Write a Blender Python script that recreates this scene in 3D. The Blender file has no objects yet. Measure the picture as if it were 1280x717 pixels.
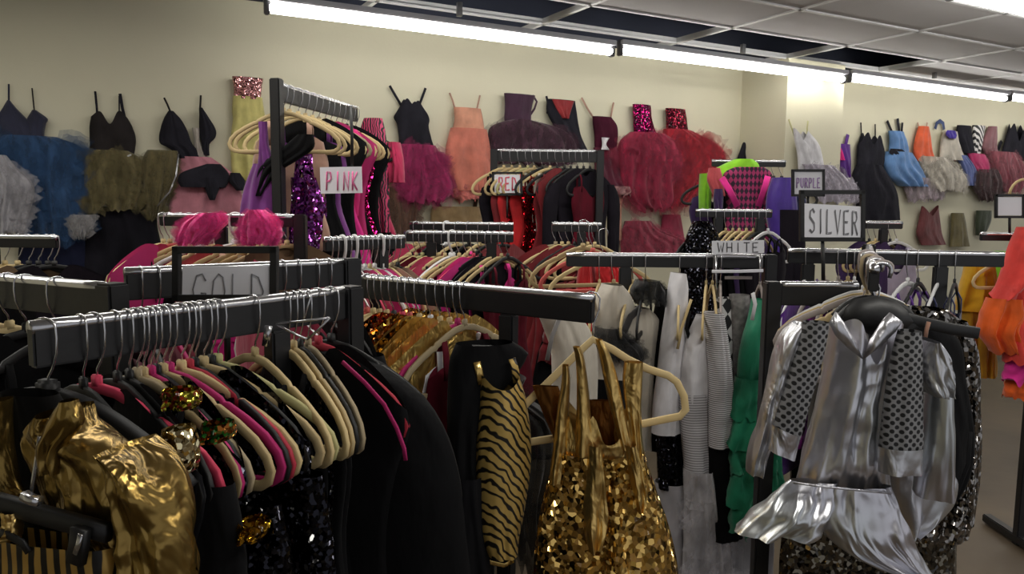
import bpy, bmesh, math, random
from mathutils import Vector, Matrix, noise
R = math.radians
COL = bpy.context.scene.collection
rnd = random.Random(11)

# ------------------------------------------------------------------ camera geometry
FPX, CX, CY, CAMZ = 950.0, 640.0, 358.5, 1.6
PITCH, ROLL = R(6.2), R(0.55)
_f = Vector((0, math.cos(PITCH), -math.sin(PITCH)))
_X = Vector((1, 0, 0)); _U = Vector((0, math.sin(PITCH), math.cos(PITCH)))
_r = _X * math.cos(ROLL) + _U * math.sin(ROLL)
_u = _U * math.cos(ROLL) - _X * math.sin(ROLL)
CAM = Vector((0, 0, CAMZ))

def ray(px, py):
    return _f + _r * ((px - CX) / FPX) + _u * ((CY - py) / FPX)
def at(px, py, Y):
    d = ray(px, py); return CAM + d * (Y / d.y)
def proj(p):
    d = Vector(p) - CAM; w = d.dot(_f)
    return CX + FPX * d.dot(_r) / w, CY - FPX * d.dot(_u) / w

cam = bpy.data.cameras.new('camera'); camo = bpy.data.objects.new('camera', cam); COL.objects.link(camo)
cam.sensor_width = 36; cam.lens = 36 * FPX / 1280; cam.clip_start = .02
m = Matrix((( _r.x, _u.x, -_f.x), (_r.y, _u.y, -_f.y), (_r.z, _u.z, -_f.z)))
camo.matrix_world = Matrix.Translation(CAM) @ m.to_4x4()
bpy.context.scene.camera = camo

# ------------------------------------------------------------------ materials
def lin(c):
    return tuple(((v / 255) / 12.92 if v / 255 <= .04045 else ((v / 255 + .055) / 1.055) ** 2.4) for v in c) + (1,)
_M = {}
def base(key):
    mt = bpy.data.materials.new(key); mt.use_nodes = True
    nt = mt.node_tree; b = nt.nodes['Principled BSDF']
    return mt, nt, b
def N(nt, t, **kw):
    n = nt.nodes.new(t)
    for k, v in kw.items():
        if k in n.inputs: n.inputs[k].default_value = v
        else: setattr(n, k, v)
    return n
def coords(nt, scale=None):
    tc = N(nt, 'ShaderNodeTexCoord')
    if scale is None: return tc.outputs['Object']
    mp = N(nt, 'ShaderNodeMapping'); mp.inputs['Scale'].default_value = scale
    nt.links.new(tc.outputs['Object'], mp.inputs['Vector']); return mp.outputs['Vector']
def mixcol(nt, fac, a, b):
    mx = N(nt, 'ShaderNodeMix', data_type='RGBA')
    nt.links.new(fac, mx.inputs[0])
    for s, c in ((6, a), (7, b)):
        if hasattr(c, 'is_linked'): nt.links.new(c, mx.inputs[s])
        else: mx.inputs[s].default_value = c
    return mx.outputs[2]
def ramp(nt, src, p0, p1):
    r = N(nt, 'ShaderNodeMapRange'); r.inputs[1].default_value = p0; r.inputs[2].default_value = p1
    nt.links.new(src, r.inputs[0]); return r.outputs[0]
def bump(nt, b, src, strength, dist=.01):
    bp = N(nt, 'ShaderNodeBump'); bp.inputs['Strength'].default_value = strength; bp.inputs['Distance'].default_value = dist
    nt.links.new(src, bp.inputs['Height']); nt.links.new(bp.outputs[0], b.inputs['Normal']); return bp

def cloth(c, rough=.85, sheen=.25):
    k = 'cloth_%d_%d_%d_%d' % (*c, int(rough * 100))
    if k in _M: return _M[k]
    mt, nt, b = base(k)
    n = N(nt, 'ShaderNodeTexNoise', Scale=9.0, Detail=3.0); nt.links.new(coords(nt), n.inputs['Vector'])
    L = lin(c); D = tuple(v * .62 for v in L[:3]) + (1,)
    nt.links.new(mixcol(nt, ramp(nt, n.outputs[0], .3, .7), D, L), b.inputs['Base Color'])
    b.inputs['Roughness'].default_value = rough
    b.inputs['Sheen Weight'].default_value = sheen if sum(c) > 150 else .02; b.inputs['Specular IOR Level'].default_value = .4 if sum(c) > 150 else .12
    w = N(nt, 'ShaderNodeTexNoise', Scale=40.0, Detail=2.0); nt.links.new(coords(nt, (1, 1, .35)), w.inputs['Vector'])
    bump(nt, b, w.outputs[0], .35, .01)
    _M[k] = mt; return mt
def lame(c, rough=.24, wr=14.0, st=.5, holo=0.0):
    k = 'lame_%d_%d_%d_%d_%d' % (*c, int(rough * 100), int(wr))
    if k in _M: return _M[k]
    mt, nt, b = base(k)
    L = lin(c)
    b.inputs['Metallic'].default_value = .93
    n = N(nt, 'ShaderNodeTexNoise', Scale=wr, Detail=3.0, Distortion=.8); nt.links.new(coords(nt, (1, 1, .45)), n.inputs['Vector'])
    D = tuple(v * .7 for v in L[:3]) + (1,)
    col = mixcol(nt, ramp(nt, n.outputs[0], .25, .7), D, L)
    if holo:
        h = N(nt, 'ShaderNodeTexNoise', Scale=5.0, Detail=1.0); nt.links.new(coords(nt), h.inputs['Vector'])
        hs = N(nt, 'ShaderNodeHueSaturation'); hs.inputs['Color'].default_value = (.62, .66, .85, 1); hs.inputs['Saturation'].default_value = 1.2
        nt.links.new(h.outputs[0], hs.inputs['Hue'])
        mx = N(nt, 'ShaderNodeMix', data_type='RGBA'); mx.inputs[0].default_value = holo
        nt.links.new(col, mx.inputs[6]); nt.links.new(hs.outputs[0], mx.inputs[7]); col = mx.outputs[2]
    nt.links.new(col, b.inputs['Base Color'])
    b.inputs['Roughness'].default_value = rough
    bump(nt, b, n.outputs[0], st, .03)
    _M[k] = mt; return mt
def sequin(c, scale=130.0, back=None, amount=.9, jit=.75):
    back = back or tuple(int(v * .35) for v in c)
    k = 'sequin_%d_%d_%d_%d_%d' % (*c, int(scale), int(amount * 100))
    if k in _M: return _M[k]
    mt, nt, b = base(k)
    v = N(nt, 'ShaderNodeTexVoronoi', Scale=scale); nt.links.new(coords(nt), v.inputs['Vector'])
    g = N(nt, 'ShaderNodeNewGeometry')
    s = N(nt, 'ShaderNodeVectorMath', operation='SUBTRACT'); nt.links.new(v.outputs['Color'], s.inputs[0]); s.inputs[1].default_value = (.5, .5, .5)
    sc = N(nt, 'ShaderNodeVectorMath', operation='SCALE'); nt.links.new(s.outputs[0], sc.inputs[0]); sc.inputs['Scale'].default_value = jit * 2
    ad = N(nt, 'ShaderNodeVectorMath', operation='ADD'); nt.links.new(g.outputs['Normal'], ad.inputs[0]); nt.links.new(sc.outputs[0], ad.inputs[1])
    nm = N(nt, 'ShaderNodeVectorMath', operation='NORMALIZE'); nt.links.new(ad.outputs[0], nm.inputs[0])
    nt.links.new(nm.outputs[0], b.inputs['Normal'])
    sep = N(nt, 'ShaderNodeSeparateColor'); nt.links.new(v.outputs['Color'], sep.inputs[0])
    fac = ramp(nt, sep.outputs[1], amount - .02, amount + .02)
    nt.links.new(mixcol(nt, fac, lin(c), lin(back)), b.inputs['Base Color'])
    inv = N(nt, 'ShaderNodeMath', operation='SUBTRACT'); inv.inputs[0].default_value = 1.0; nt.links.new(fac, inv.inputs[1])
    nt.links.new(inv.outputs[0], b.inputs['Metallic'])
    b.inputs['Roughness'].default_value = .13
    _M[k] = mt; return mt
TCOL = {}
def tulle(c, alpha=.5, veil=False):
    k = 'tulle_%d_%d_%d_%d' % (*c, int(alpha * 100)); TCOL[k] = c
    if veil: k = 'veil' + k; alpha = .30
    if k in _M: return _M[k]
    mt, nt, b = base(k)
    L = lin(c)
    n = N(nt, 'ShaderNodeTexNoise', Scale=22.0, Detail=4.0); nt.links.new(coords(nt, (1, 1, .4)), n.inputs['Vector'])
    nt.links.new(mixcol(nt, ramp(nt, n.outputs[0], .3, .7), tuple(x * .6 for x in L[:3]) + (1,), L), b.inputs['Base Color'])
    b.inputs['Roughness'].default_value = .9; b.inputs['Sheen Weight'].default_value = .3
    a = N(nt, 'ShaderNodeMapRange'); nt.links.new(n.outputs[0], a.inputs[0])
    a.inputs[1].default_value = .3; a.inputs[2].default_value = .72; a.inputs[3].default_value = max(0, alpha - .2); a.inputs[4].default_value = min(1, alpha + (.15 if veil else .5))
    nt.links.new(a.outputs[0], b.inputs['Alpha'])
    _M[k] = mt; return mt
def stripes(c1, c2, axis='X', freq=30.0, duty=.5, dist=2.0, metal=0.0, rough=.5):
    k = 'stripes_%d_%d_%d_%d_%d_%s_%d' % (*c1, c2[0], c2[1], axis, int(freq))
    if k in _M: return _M[k]
    mt, nt, b = base(k)
    w = N(nt, 'ShaderNodeTexWave', wave_type='BANDS', bands_direction=axis, Scale=freq / 6.2832 * 2.0, Distortion=dist); w.inputs['Detail'].default_value = 1.0; w.inputs['Detail Scale'].default_value = 1.2
    nt.links.new(coords(nt), w.inputs['Vector'])
    fac = ramp(nt, w.outputs[1], duty - .08, duty + .08)
    nt.links.new(mixcol(nt, fac, lin(c1), lin(c2)), b.inputs['Base Color'])
    if metal:
        mm = N(nt, 'ShaderNodeMath', operation='MULTIPLY'); nt.links.new(fac, mm.inputs[0]); mm.inputs[1].default_value = metal
        nt.links.new(mm.outputs[0], b.inputs['Metallic'])
    b.inputs['Roughness'].default_value = rough
    n = N(nt, 'ShaderNodeTexNoise', Scale=14.0); nt.links.new(coords(nt), n.inputs['Vector']); bump(nt, b, n.outputs[0], .4, .015)
    _M[k] = mt; return mt
def dotted(c1, c2, scale=75.0, size=.36):
    k = 'dotted_%d_%d_%d' % (c1[0], c2[0], int(scale))
    if k in _M: return _M[k]
    mt, nt, b = base(k)
    mp = N(nt, 'ShaderNodeMapping'); mp.inputs['Rotation'].default_value = (0, R(45), 0); mp.inputs['Scale'].default_value = (scale, .01, scale)
    tc = N(nt, 'ShaderNodeTexCoord'); nt.links.new(tc.outputs['Object'], mp.inputs['Vector'])
    v = N(nt, 'ShaderNodeTexVoronoi', Scale=1.0, Randomness=0.0); nt.links.new(mp.outputs['Vector'], v.inputs['Vector'])
    nt.links.new(mixcol(nt, ramp(nt, v.outputs['Distance'], size - .04, size + .04), lin(c2), lin(c1)), b.inputs['Base Color'])
    b.inputs['Roughness'].default_value = .55
    _M[k] = mt; return mt
def checker(c1, c2, scale=40.0):
    k = 'checker_%d_%d' % (c1[0], c2[0])
    if k in _M: return _M[k]
    mt, nt, b = base(k)
    ck = N(nt, 'ShaderNodeTexChecker', Scale=1.0); ck.inputs['Color1'].default_value = lin(c1); ck.inputs['Color2'].default_value = lin(c2)
    mp = N(nt, 'ShaderNodeMapping'); mp.inputs['Rotation'].default_value = (0, R(45), 0); mp.inputs['Scale'].default_value = (scale, .01, scale * .6)
    mp.inputs['Location'].default_value = (0, .4, 0)
    tc = N(nt, 'ShaderNodeTexCoord'); nt.links.new(tc.outputs['Object'], mp.inputs['Vector']); nt.links.new(mp.outputs['Vector'], ck.inputs['Vector'])
    nt.links.new(ck.outputs[0], b.inputs['Base Color']); b.inputs['Roughness'].default_value = .8
    _M[k] = mt; return mt
def paint(c, rough=.5, metal=0.0, ns=6.0, var=.9, bs=.1, bscale=60.0):
    k = 'paint_%d_%d_%d_%d_%d' % (*c, int(rough * 100), int(metal * 100))
    if k in _M: return _M[k]
    mt, nt, b = base(k)
    n = N(nt, 'ShaderNodeTexNoise', Scale=ns, Detail=4.0); nt.links.new(coords(nt), n.inputs['Vector'])
    L = lin(c)
    nt.links.new(mixcol(nt, ramp(nt, n.outputs[0], .3, .7), tuple(v * var for v in L[:3]) + (1,), L), b.inputs['Base Color'])
    b.inputs['Roughness'].default_value = rough; b.inputs['Metallic'].default_value = metal
    n2 = N(nt, 'ShaderNodeTexNoise', Scale=bscale, Detail=2.0); nt.links.new(coords(nt), n2.inputs['Vector']); bump(nt, b, n2.outputs[0], bs, .004)
    _M[k] = mt; return mt
def emit(c, s):
    mt, nt, b = base('lamp_glow_%d' % int(s * 10)); b.inputs['Base Color'].default_value = lin(c)
    b.inputs['Emission Color'].default_value = lin(c); b.inputs['Emission Strength'].default_value = s
    return mt

CHROME = paint((205, 205, 208), .22, .95, 4, .85, .02)
STEEL = paint((150, 150, 152), .3, .9, 4, .85, .02)
BLACKP = paint((26, 26, 28), .42, 0, 5, .7, .08)
BLACKF = paint((20, 20, 21), .5)
PAPER = paint((226, 226, 232), .8, 0, 5, .95, .03)
CREAM = paint((205, 182, 132), .75); CREAM2 = paint((182, 160, 116), .75); PALE = paint((178, 172, 120), .75)
TAUPE = paint((158, 142, 112), .75); HPINK = paint((208, 62, 92), .75); HMAG = paint((172, 28, 98), .75); HRED = paint((168, 40, 58), .75)
HWHITE = paint((222, 222, 222), .4); HBLACK = paint((16, 16, 17), .6); HGREY = paint((150, 140, 135), .6); HSALMON = paint((196, 88, 82), .75)
BLK = cloth((15, 15, 17), .8); BLK2 = cloth((21, 21, 24), .7); BLKSHINE = sequin((40, 40, 46), 170.0, (8, 8, 9), .82, .8)
GOLD = lame((232, 196, 122), .3, 20, .5); GOLDJ = lame((146, 120, 66), .26, 16, .8); GOLDL = lame((226, 192, 118), .26, 22, .35)
GOLDSEQ = sequin((198, 152, 66), 105.0, (70, 48, 16), .86, .8)
SILVER = lame((226, 226, 230), .3, 5, .35, .10); SILVERW = lame((226, 226, 230), .34, 18, .5, .05); SILVSEQ = sequin((150, 146, 142), 120.0, (46, 42, 38), .8, .85)
WHITE = cloth((236, 234, 238), .8); IVORY = cloth((206, 198, 184), .8)

# ------------------------------------------------------------------ mesh helpers
class MB:
    def __init__(s): s.v = []; s.f = []
    def add(s, vs, fs):
        o = len(s.v); s.v += [tuple(v) for v in vs]; s.f += [tuple(i + o for i in f) for f in fs]
    def box(s, c, d, rot=None, bev=0):
        bm = bmesh.new(); bmesh.ops.create_cube(bm, size=1)
        bmesh.ops.scale(bm, vec=d, verts=bm.verts)
        if bev: bmesh.ops.bevel(bm, geom=bm.edges[:], offset=bev, segments=2, affect='EDGES')
        M = Matrix.Translation(c) @ (rot.to_4x4() if rot else Matrix())
        bm.verts.ensure_lookup_table(); bm.verts.index_update()
        s.add([M @ v.co for v in bm.verts], [[v.index for v in f.verts] for f in bm.faces]); bm.free()
    def tube(s, pts, r, n=8, closed=False, prof=None):
        """round tube, or with prof=(w,t) a rounded strip whose wide side lies across the path in the xz plane"""
        pts = [Vector(p) for p in pts]; m_ = len(pts); vs = []; fs = []
        up = None
        for i, p in enumerate(pts):
            a = pts[i - 1] if (i > 0 or closed) else p; b = pts[(i + 1) % m_] if (i < m_ - 1 or closed) else p
            t = (b - a).normalized() if (b - a).length > 1e-9 else Vector((0, 0, 1))
            if prof:
                y = Vector((0, 1, 0)); x = t.cross(y)
                if x.length < 1e-6: x = Vector((1, 0, 0))
                x.normalize(); y = x.cross(t).normalized()
                w, th = prof[0] / 2, prof[1] / 2
            else:
                if up is None:
                    up = Vector((0, 1, 0)) if abs(t.y) < .9 else Vector((1, 0, 0))
                x = up.cross(t); x.normalize(); y = t.cross(x).normalized(); up = y
                rr = r[i] if isinstance(r, (list, tuple)) else r; w = th = rr
            for k in range(n):
                an = 2 * math.pi * (k + .5) / n; ca, sa = math.cos(an), math.sin(an)
                if prof: e = .45; ca = math.copysign(abs(ca) ** e, ca); sa = math.copysign(abs(sa) ** e, sa)
                vs.append(p + x * (ca * w) + y * (sa * th))
        seg = m_ if closed else m_ - 1
        for i in range(seg):
            j = (i + 1) % m_
            for k in range(n):
                k2 = (k + 1) % n; fs.append((i * n + k, i * n + k2, j * n + k2, j * n + k))
        if not closed:
            fs.append(tuple(range(n - 1, -1, -1))); fs.append(tuple((m_ - 1) * n + k for k in range(n)))
        s.add(vs, fs)
    def mesh(s, name, smooth=True):
        me = bpy.data.meshes.new(name); me.from_pydata(s.v, [], s.f); me.validate()
        if smooth: me.polygons.foreach_set('use_smooth', [True] * len(me.polygons))
        me.update(); return me

def interp(tab, t):
    """smooth interpolation through a list of (t, v...)"""
    if t <= tab[0][0]: return tab[0][1:]
    for i in range(len(tab) - 1):
        a, b = tab[i], tab[i + 1]
        if t <= b[0]:
            k = (t - a[0]) / max(1e-9, b[0] - a[0])
            p = tab[i - 1] if i > 0 else a; q = tab[i + 2] if i + 2 < len(tab) else b
            out = []
            for j in range(1, len(a)):
                dt = b[0] - a[0]
                m0 = (b[j] - p[j]) / max(1e-9, b[0] - p[0]) * dt; m1 = (q[j] - a[j]) / max(1e-9, q[0] - a[0]) * dt
                k2, k3 = k * k, k * k * k
                out.append((2*k3-3*k2+1)*a[j] + (k3-2*k2+k)*m0 + (-2*k3+3*k2)*b[j] + (k3-k2)*m1)
            return tuple(out)
    return tab[-1][1:]

def sheet(mb, rows, top=None, topb=None, hem=None, fold=(.008, 4), nu=26, nv=22, seed=0, th=.02, off=0.0, tp=3, flare=1.0, rag=0.0, fb=False, one=False, crumple=0.0):
    """a flattened cloth tube: rows (z, xl, xr[, th]) from top to hem in the thing's own frame; -y is the front"""
    rows = [(r[0], r[1], r[2], r[3] if len(r) > 3 else th) for r in rows]
    z0, z1 = rows[0][0], rows[-1][0]
    tab = [((z0 - r[0]) / max(1e-6, z0 - z1), r[1], r[2], r[3]) for r in rows]
    rs = random.Random(seed); ph = rs.uniform(0, 6.28); ph2 = rs.uniform(0, 6.28); so = Vector((rs.uniform(0, 50), rs.uniform(0, 50), 0))
    us = [-1 + 2 * i / (nu - 1) for i in range(nu)]
    loop = [(u, -1) for u in us] + ([] if one else [(u, 1) for u in reversed(us[1:-1])])
    L = len(loop); vs = []; fs = []
    for j in range(nv):
        v = j / (nv - 1); xl, xr, t = interp(tab, v)
        mid, hw = (xl + xr) / 2, (xr - xl) / 2
        for u, sd in loop:
            z = z0 + (z1 - z0) * v
            tf = top if (sd < 0 or topb is None) else topb
            if tf: z += interp(tf, u)[0] * (1 - v) ** tp
            if hem: z += interp(hem, u)[0] * v ** 3
            if rag and j == nv - 1: z += rag * (noise.noise(Vector((u * 6, seed * 1.7, sd))))
            amp = fold[0] * (.25 + .75 * v ** flare)
            wu = u + .25 * noise.noise(Vector((u * 1.5, v * 2.0, 3.3)) + so)
            w = 1.5 * noise.noise(Vector((wu * fold[1] * .75, v * 1.1, 0)) + so) + .55 * math.sin(fold[1] * 2.1 * wu + ph + .9 * math.sin(v * 2.6 + ph2)) + .5 * noise.noise(Vector((wu * fold[1] * 1.9, v * 3.5, 7)) + so)
            y = sd * t * max(0, 1 - u * u) ** .45 + (amp * w * (1 if not fb else -sd) * (1 - .35 * abs(u)))
            if crumple:
                q = Vector((u * hw * 14, z * 11, sd * 3)) + so
                y += crumple * (noise.noise(q) + .6 * abs(noise.noise(q * 2.1)) - .2)
            x = mid + u * hw + amp * .35 * noise.noise(Vector((u * 3, v * 5, sd)) + so)
            vs.append((x, y - off, z))
    for j in range(nv - 1):
        for i in range(L if not one else L - 1):
            a, b = j * L + i, j * L + (i + 1) % L
            fs.append((a, b, b + L, a + L))
    mb.add(vs, fs); return mb

# ------------------------------------------------------------------ scene objects
def link(o, parent=None):
    COL.objects.link(o)
    if parent is not None: o.parent = parent
    return o
def obj(name, mb, mat, parent=None, loc=None, yaw=0, smooth=True):
    me = mb.mesh(name, smooth) if isinstance(mb, MB) else mb
    o = bpy.data.objects.new(name, me)
    if not me.materials: me.materials.append(mat)
    if me.materials[0] is not mat:
        o.material_slots[0].link = 'OBJECT'; o.material_slots[0].material = mat
    if loc is not None: o.location = loc
    if yaw: o.rotation_euler = (0, 0, yaw)
    return link(o, parent)
_LABELS = {}
def tag(o, label, cat, group=None):
    o['label'] = label; o['category'] = cat
    if group: o['group'] = group
    nw = len(label.split())
    if label in _LABELS or not 4 <= nw <= 16: print('LABEL?', nw, label)
    _LABELS[label] = o; return o
def thing(name, label, cat, loc=(0, 0, 0), yaw=0, group=None):
    o = bpy.data.objects.new(name, None); o.empty_display_size = .05; o.location = loc; o.rotation_euler = (0, 0, yaw)
    link(o); return tag(o, label, cat, group)
def struct(name, mb, mat, loc=None, yaw=0, parent=None, smooth=False):
    o = obj(name, mb, mat, parent, loc, yaw, smooth)
    if parent is None: o['kind'] = 'structure'
    return o
ORD = 'first second third fourth fifth sixth seventh eighth ninth tenth eleventh twelfth thirteenth fourteenth fifteenth sixteenth seventeenth eighteenth nineteenth twentieth twenty-first twenty-second twenty-third twenty-fourth twenty-fifth twenty-sixth twenty-seventh twenty-eighth'.split()

class Hang:
    """a vertical plane through a point; turns photo pixels into the plane's own (x, z)"""
    def __init__(s, o, yaw):
        s.o = Vector(o); s.yaw = yaw; s.ax = Vector((math.cos(yaw), math.sin(yaw), 0)); s.n = Vector((math.sin(yaw), -math.cos(yaw), 0))
    def loc(s, px, py, off=0.0):
        d = ray(px, py); p0 = s.o + s.n * off
        t = (p0 - CAM).dot(s.n) / d.dot(s.n); q = CAM + d * t - s.o
        return q.dot(s.ax), q.z
    def rows(s, rs, off=0.0):
        out = []
        for r in rs:
            a = s.loc(r[1], r[0], off); b = s.loc(r[2], r[0], off)
            out.append((a[0], b[0], (a[1] + b[1]) / 2) + tuple(r[3:]))
        return [(z, a, b) + tuple(rest) for (a, b, z, *rest) in out]
    def pts(s, ps, off=0.0):
        return [(lambda q: (q[0], -off, q[1]))(s.loc(p[0], p[1], off)) for p in ps]
    def k(s):  # metres for one photo pixel
        a = s.loc(*proj(s.o)); x, y = proj(s.o); b = s.loc(x + 10, y); return abs(b[0] - a[0]) / 10

def ribbon(H, ps, wpx, off, th=.004):
    mb = MB(); mb.tube(H.pts(ps, off), 0, 8, False, (wpx * H.k(), th)); return mb
def pixsheet(H, rows, off=.03, **kw):
    mb = MB(); return sheet(mb, H.rows(rows, off), off=off, **kw)
def pixpoly(H, ps, off=.05, th=.006, **kw):
    mb = MB(); q = [H.loc(x, y, off) for x, y in ps]; n = len(q); c = (sum(a[0] for a in q) / n, sum(a[1] for a in q) / n)
    vs = [(x, -off, z) for x, z in q] + [(x * .5 + c[0] * .5, -off - th, z * .5 + c[1] * .5) for x, z in q] + [(c[0], -off - th * 1.3, c[1])] + [(x, -off + th, z) for x, z in q]
    fs = []
    for i in range(n):
        j = (i + 1) % n; fs += [(i, j, n + j, n + i), (n + i, n + j, 2 * n), (j, i, 2 * n + 1 + i, 2 * n + 1 + j)]
    fs.append(tuple(2 * n + 1 + i for i in range(n))); mb.add(vs, fs); return mb
def pixtulle(H, rows, off=.05, seed=0, fold=(.02, 6), rag=.03, th=.05, n=70, **kw):
    """tulle: a soft core and many crumpled gauzy leaves that break up its outline"""
    mb = MB(); b = H.rows(rows, off); rs = random.Random(seed * 7 + 1)
    sheet(mb, b, off=off, th=th, fold=(fold[0] * .8, fold[1]), seed=seed, rag=rag, nu=40, nv=20); mb.split = len(mb.f)
    z0, z1 = b[0][0], b[-1][0]; wmax = max(r[2] - r[1] for r in b)
    tab = [((z0 - r[0]) / max(1e-6, z0 - z1), r[1], r[2]) for r in b]
    for k in range(n):
        v = rs.uniform(.05, .97); a, c = interp(tab, v); u = rs.choice((rs.uniform(-1, 1), rs.uniform(-1, 1), rs.choice((-1, 1)) * rs.uniform(.8, 1.02)))
        x = (a + c) / 2 + u * (c - a) / 2; z = z0 + (z1 - z0) * v; y = -off - th * math.sqrt(max(0, 1 - u * u)) * rs.uniform(.7, 1.2) - .004
        sz = min(wmax, z0 - z1) * rs.uniform(.16, .34); ang = u * .8 + rs.uniform(-.35, .35); so = Vector((rs.uniform(0, 90), rs.uniform(0, 90), 0))
        vs = []; m_ = 5
        for p in range(m_):
            for q in range(m_):
                gx, gz = (p / (m_ - 1) - .5) * sz * (.6 + .6 * q / (m_ - 1)), (.45 - q / (m_ - 1)) * sz
                d = noise.noise(so + Vector((p * .9, q * .9, 0))); d2 = noise.noise(so + Vector((p * .9, q * .9, 9)))
                lx = gx * math.cos(ang) - gz * math.sin(ang); lz = gx * math.sin(ang) + gz * math.cos(ang)
                vs.append((x + lx + d2 * sz * .2, min(-.006, y - d * sz * .14 - .06 * sz * (q / (m_ - 1)) * (1 - abs(u) * .7)), z + lz + d * sz * .2))
        mb.add(vs, [(p * m_ + q, p * m_ + q + 1, (p + 1) * m_ + q + 1, (p + 1) * m_ + q) for p in range(m_ - 1) for q in range(m_ - 1)])
    return mb

# ------------------------------------------------------------------ room
WY = R(28.5); WO = Vector((0, 6, 0)); WH = Hang(WO, WY)
def wl(s, n, z):      # wall frame (along, out into the room, up) -> local point of an object placed at WO with yaw WY
    return (s, -n, z)
CEIL = 2.87
wallm = paint((218, 213, 188), .85, 0, 1.2, .93, .15, 45)
mb = MB(); mb.box(wl(2.5, -.1, 1.6), (17, .2, 3.4)); struct('wall_back', mb, wallm, WO, WY)
mb = MB(); mb.box(wl(2.742, .265, 1.435), (.72, .53, 2.87)); struct('trim_1', mb, wallm, WO, WY)
floor = paint((92, 78, 60), .5, 0, 1.7, .55, .3, 8)
mb = MB(); mb.box(wl(2.5, 4, -.05), (17, 8.4, .1)); struct('floor', mb, floor, WO, WY)
mb = MB(); mb.box(wl(-6.1, 4, 1.6), (.2, 8.4, 3.4)); struct('wall_left', mb, wallm, WO, WY)
mb = MB(); mb.box(wl(2.5, .012, .06), (17, .024, .12)); struct('baseboard_back', mb, paint((90, 84, 76), .6), WO, WY)
# suspended ceiling: tiles in a grid, a run of tiles missing above the light row, void above with its shade put into dark paint
tilem = paint((196, 194, 196), .9, 0, 2, .92, .25, 90)
voidm = paint((52, 57, 74), .9, 0, 1.5, .7, .2, 12)
mb = MB(); mb.box(wl(2.5, 4, 3.3), (17, 8.4, .1)); mb.box(wl(2.5, .02, 3.08), (17, .04, .38)); struct('ceiling', mb, voidm, WO, WY)  # second box: dark sheet added over the wall top to shade the void
n0, dn, s0, ds = -.11, .6, -.04 - 4 * 1.22, 1.22
tiles = MB()
for i in range(12):
    for j in range(14):
        sa, na = s0 + i * ds, n0 + j * dn
        if j <= 1 and i <= 6: continue
        tiles.box(wl(sa + ds / 2, na + dn / 2, CEIL + .012), (ds - .03, dn - .03, .016))
# n=-.11..0.49 is row 0 (above the light row), .49..1.09 row 1
struct('ceiling_tiles', tiles, tilem, WO, WY)
bars = MB()
for j in range(1, 15): bars.box(wl(s0 + 6 * ds, n0 + j * dn, CEIL), (12 * ds, .028, .012)); bars.box(wl(s0 + 6 * ds, n0 + j * dn, CEIL + .02), (12 * ds, .006, .035))
for i in range(13): bars.box(wl(s0 + i * ds, n0 + 7 * dn + .05, CEIL), (.028, 14 * dn - .1, .012)); bars.box(wl(s0 + i * ds, n0 + 7 * dn, CEIL + .02), (.006, 14 * dn, .035))
struct('trim_2', bars, paint((222, 222, 224), .5), WO, WY)
mb = MB()
for a, b in ((.9, 2.1), (2.2, 3.3)):
    mb.tube([wl(a + (b - a) * k / 8, .75 + .25 * k / 8, 3.12 - .12 * math.sin(math.pi * k / 8)) for k in range(9)], .006, 6)
obj_ = obj('ceiling_cable', mb, paint((140, 150, 170), .5), None, WO, WY); tag(obj_, 'thin grey cables sagging in the open dark ceiling grid', 'cable')

# fluorescent strip fixtures
TUBE = emit((255, 252, 244), 16.0)
def strip(s, n, z, label, ln=2.4):
    t = thing('strip_light', label, 'ceiling light', WH.o + WH.ax * s + WH.n * n + Vector((0, 0, z)), WY, 'bare tube strip lights')
    mb = MB(); mb.box((0, 0, .055), (ln, .10, .035), None, .006); obj('housing', mb, paint((200, 200, 206), .5), t, smooth=False)
    mb = MB(); mb.tube([(-ln / 2 + .02 + (ln - .04) * k / 6, 0, 0) for k in range(7)], .026, 12); obj('tube', mb, TUBE, t)
    for e in (-1, 1):
        mb = MB(); mb.box((e * (ln / 2 - .012), 0, .02), (.03, .05, .11), None, .006); mb.tube([(e * (ln / 2 - .035), 0, 0), (e * (ln / 2 - .005), 0, 0)], .02, 10)
        obj('socket', mb, paint((112, 112, 116), .45), t)
    mb = MB(); mb.box((0, 0, (CEIL - z + .1) / 2), (.03, .03, max(.02, CEIL - z - .1))); obj('bracket', mb, STEEL, t, smooth=False)
    return t
strip(-.79, .72, 2.685, 'bare fluorescent strip light nearest the camera, above the pink and yellow dress')
strip(1.66, .72, 2.70, 'bare fluorescent strip light in the middle of the row, left of the column')
strip(4.11, .72, 2.715, 'bare fluorescent strip light at the far end of the row, right of the column')
strip(6.56, .72, 2.73, 'bare fluorescent strip light, only its near end seen at the right edge')
strip(2.42, 2.66, 2.75, 'bare fluorescent strip light cut by the top right corner of the photo')
def area(loc, rot, sx, sy, p, c=(1, .97, .9)):  # unseen fill lamps added under the ceiling, without fixtures
    l = bpy.data.lights.new('ceiling_lamp', 'AREA'); l.shape = 'RECTANGLE'; l.size = sx; l.size_y = sy; l.energy = p; l.color = c
    o = bpy.data.objects.new('ceiling_lamp', l); o.location = loc; o.rotation_euler = rot; COL.objects.link(o)
for s, n, p in ((-4.2, 1.9, 30), (-2.4, 2.64, 26), (-.1, 2.64, 20), (4.9, 2.64, 18), (-1.5, 5.2, 34), (1.6, 5.2, 32)):
    q = WH.o + WH.ax * s + WH.n * n; area((q.x, q.y, 2.82), (0, 0, WY), 2.3, .1, p)
sc = bpy.context.scene; sc.view_settings.view_transform = 'Standard'; sc.view_settings.look = 'None'; sc.view_settings.exposure = 0.0
w = bpy.data.worlds.new('room_air'); bpy.context.scene.world = w; w.use_nodes = True  # even ambient fill light added from the open sides of the room
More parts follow.
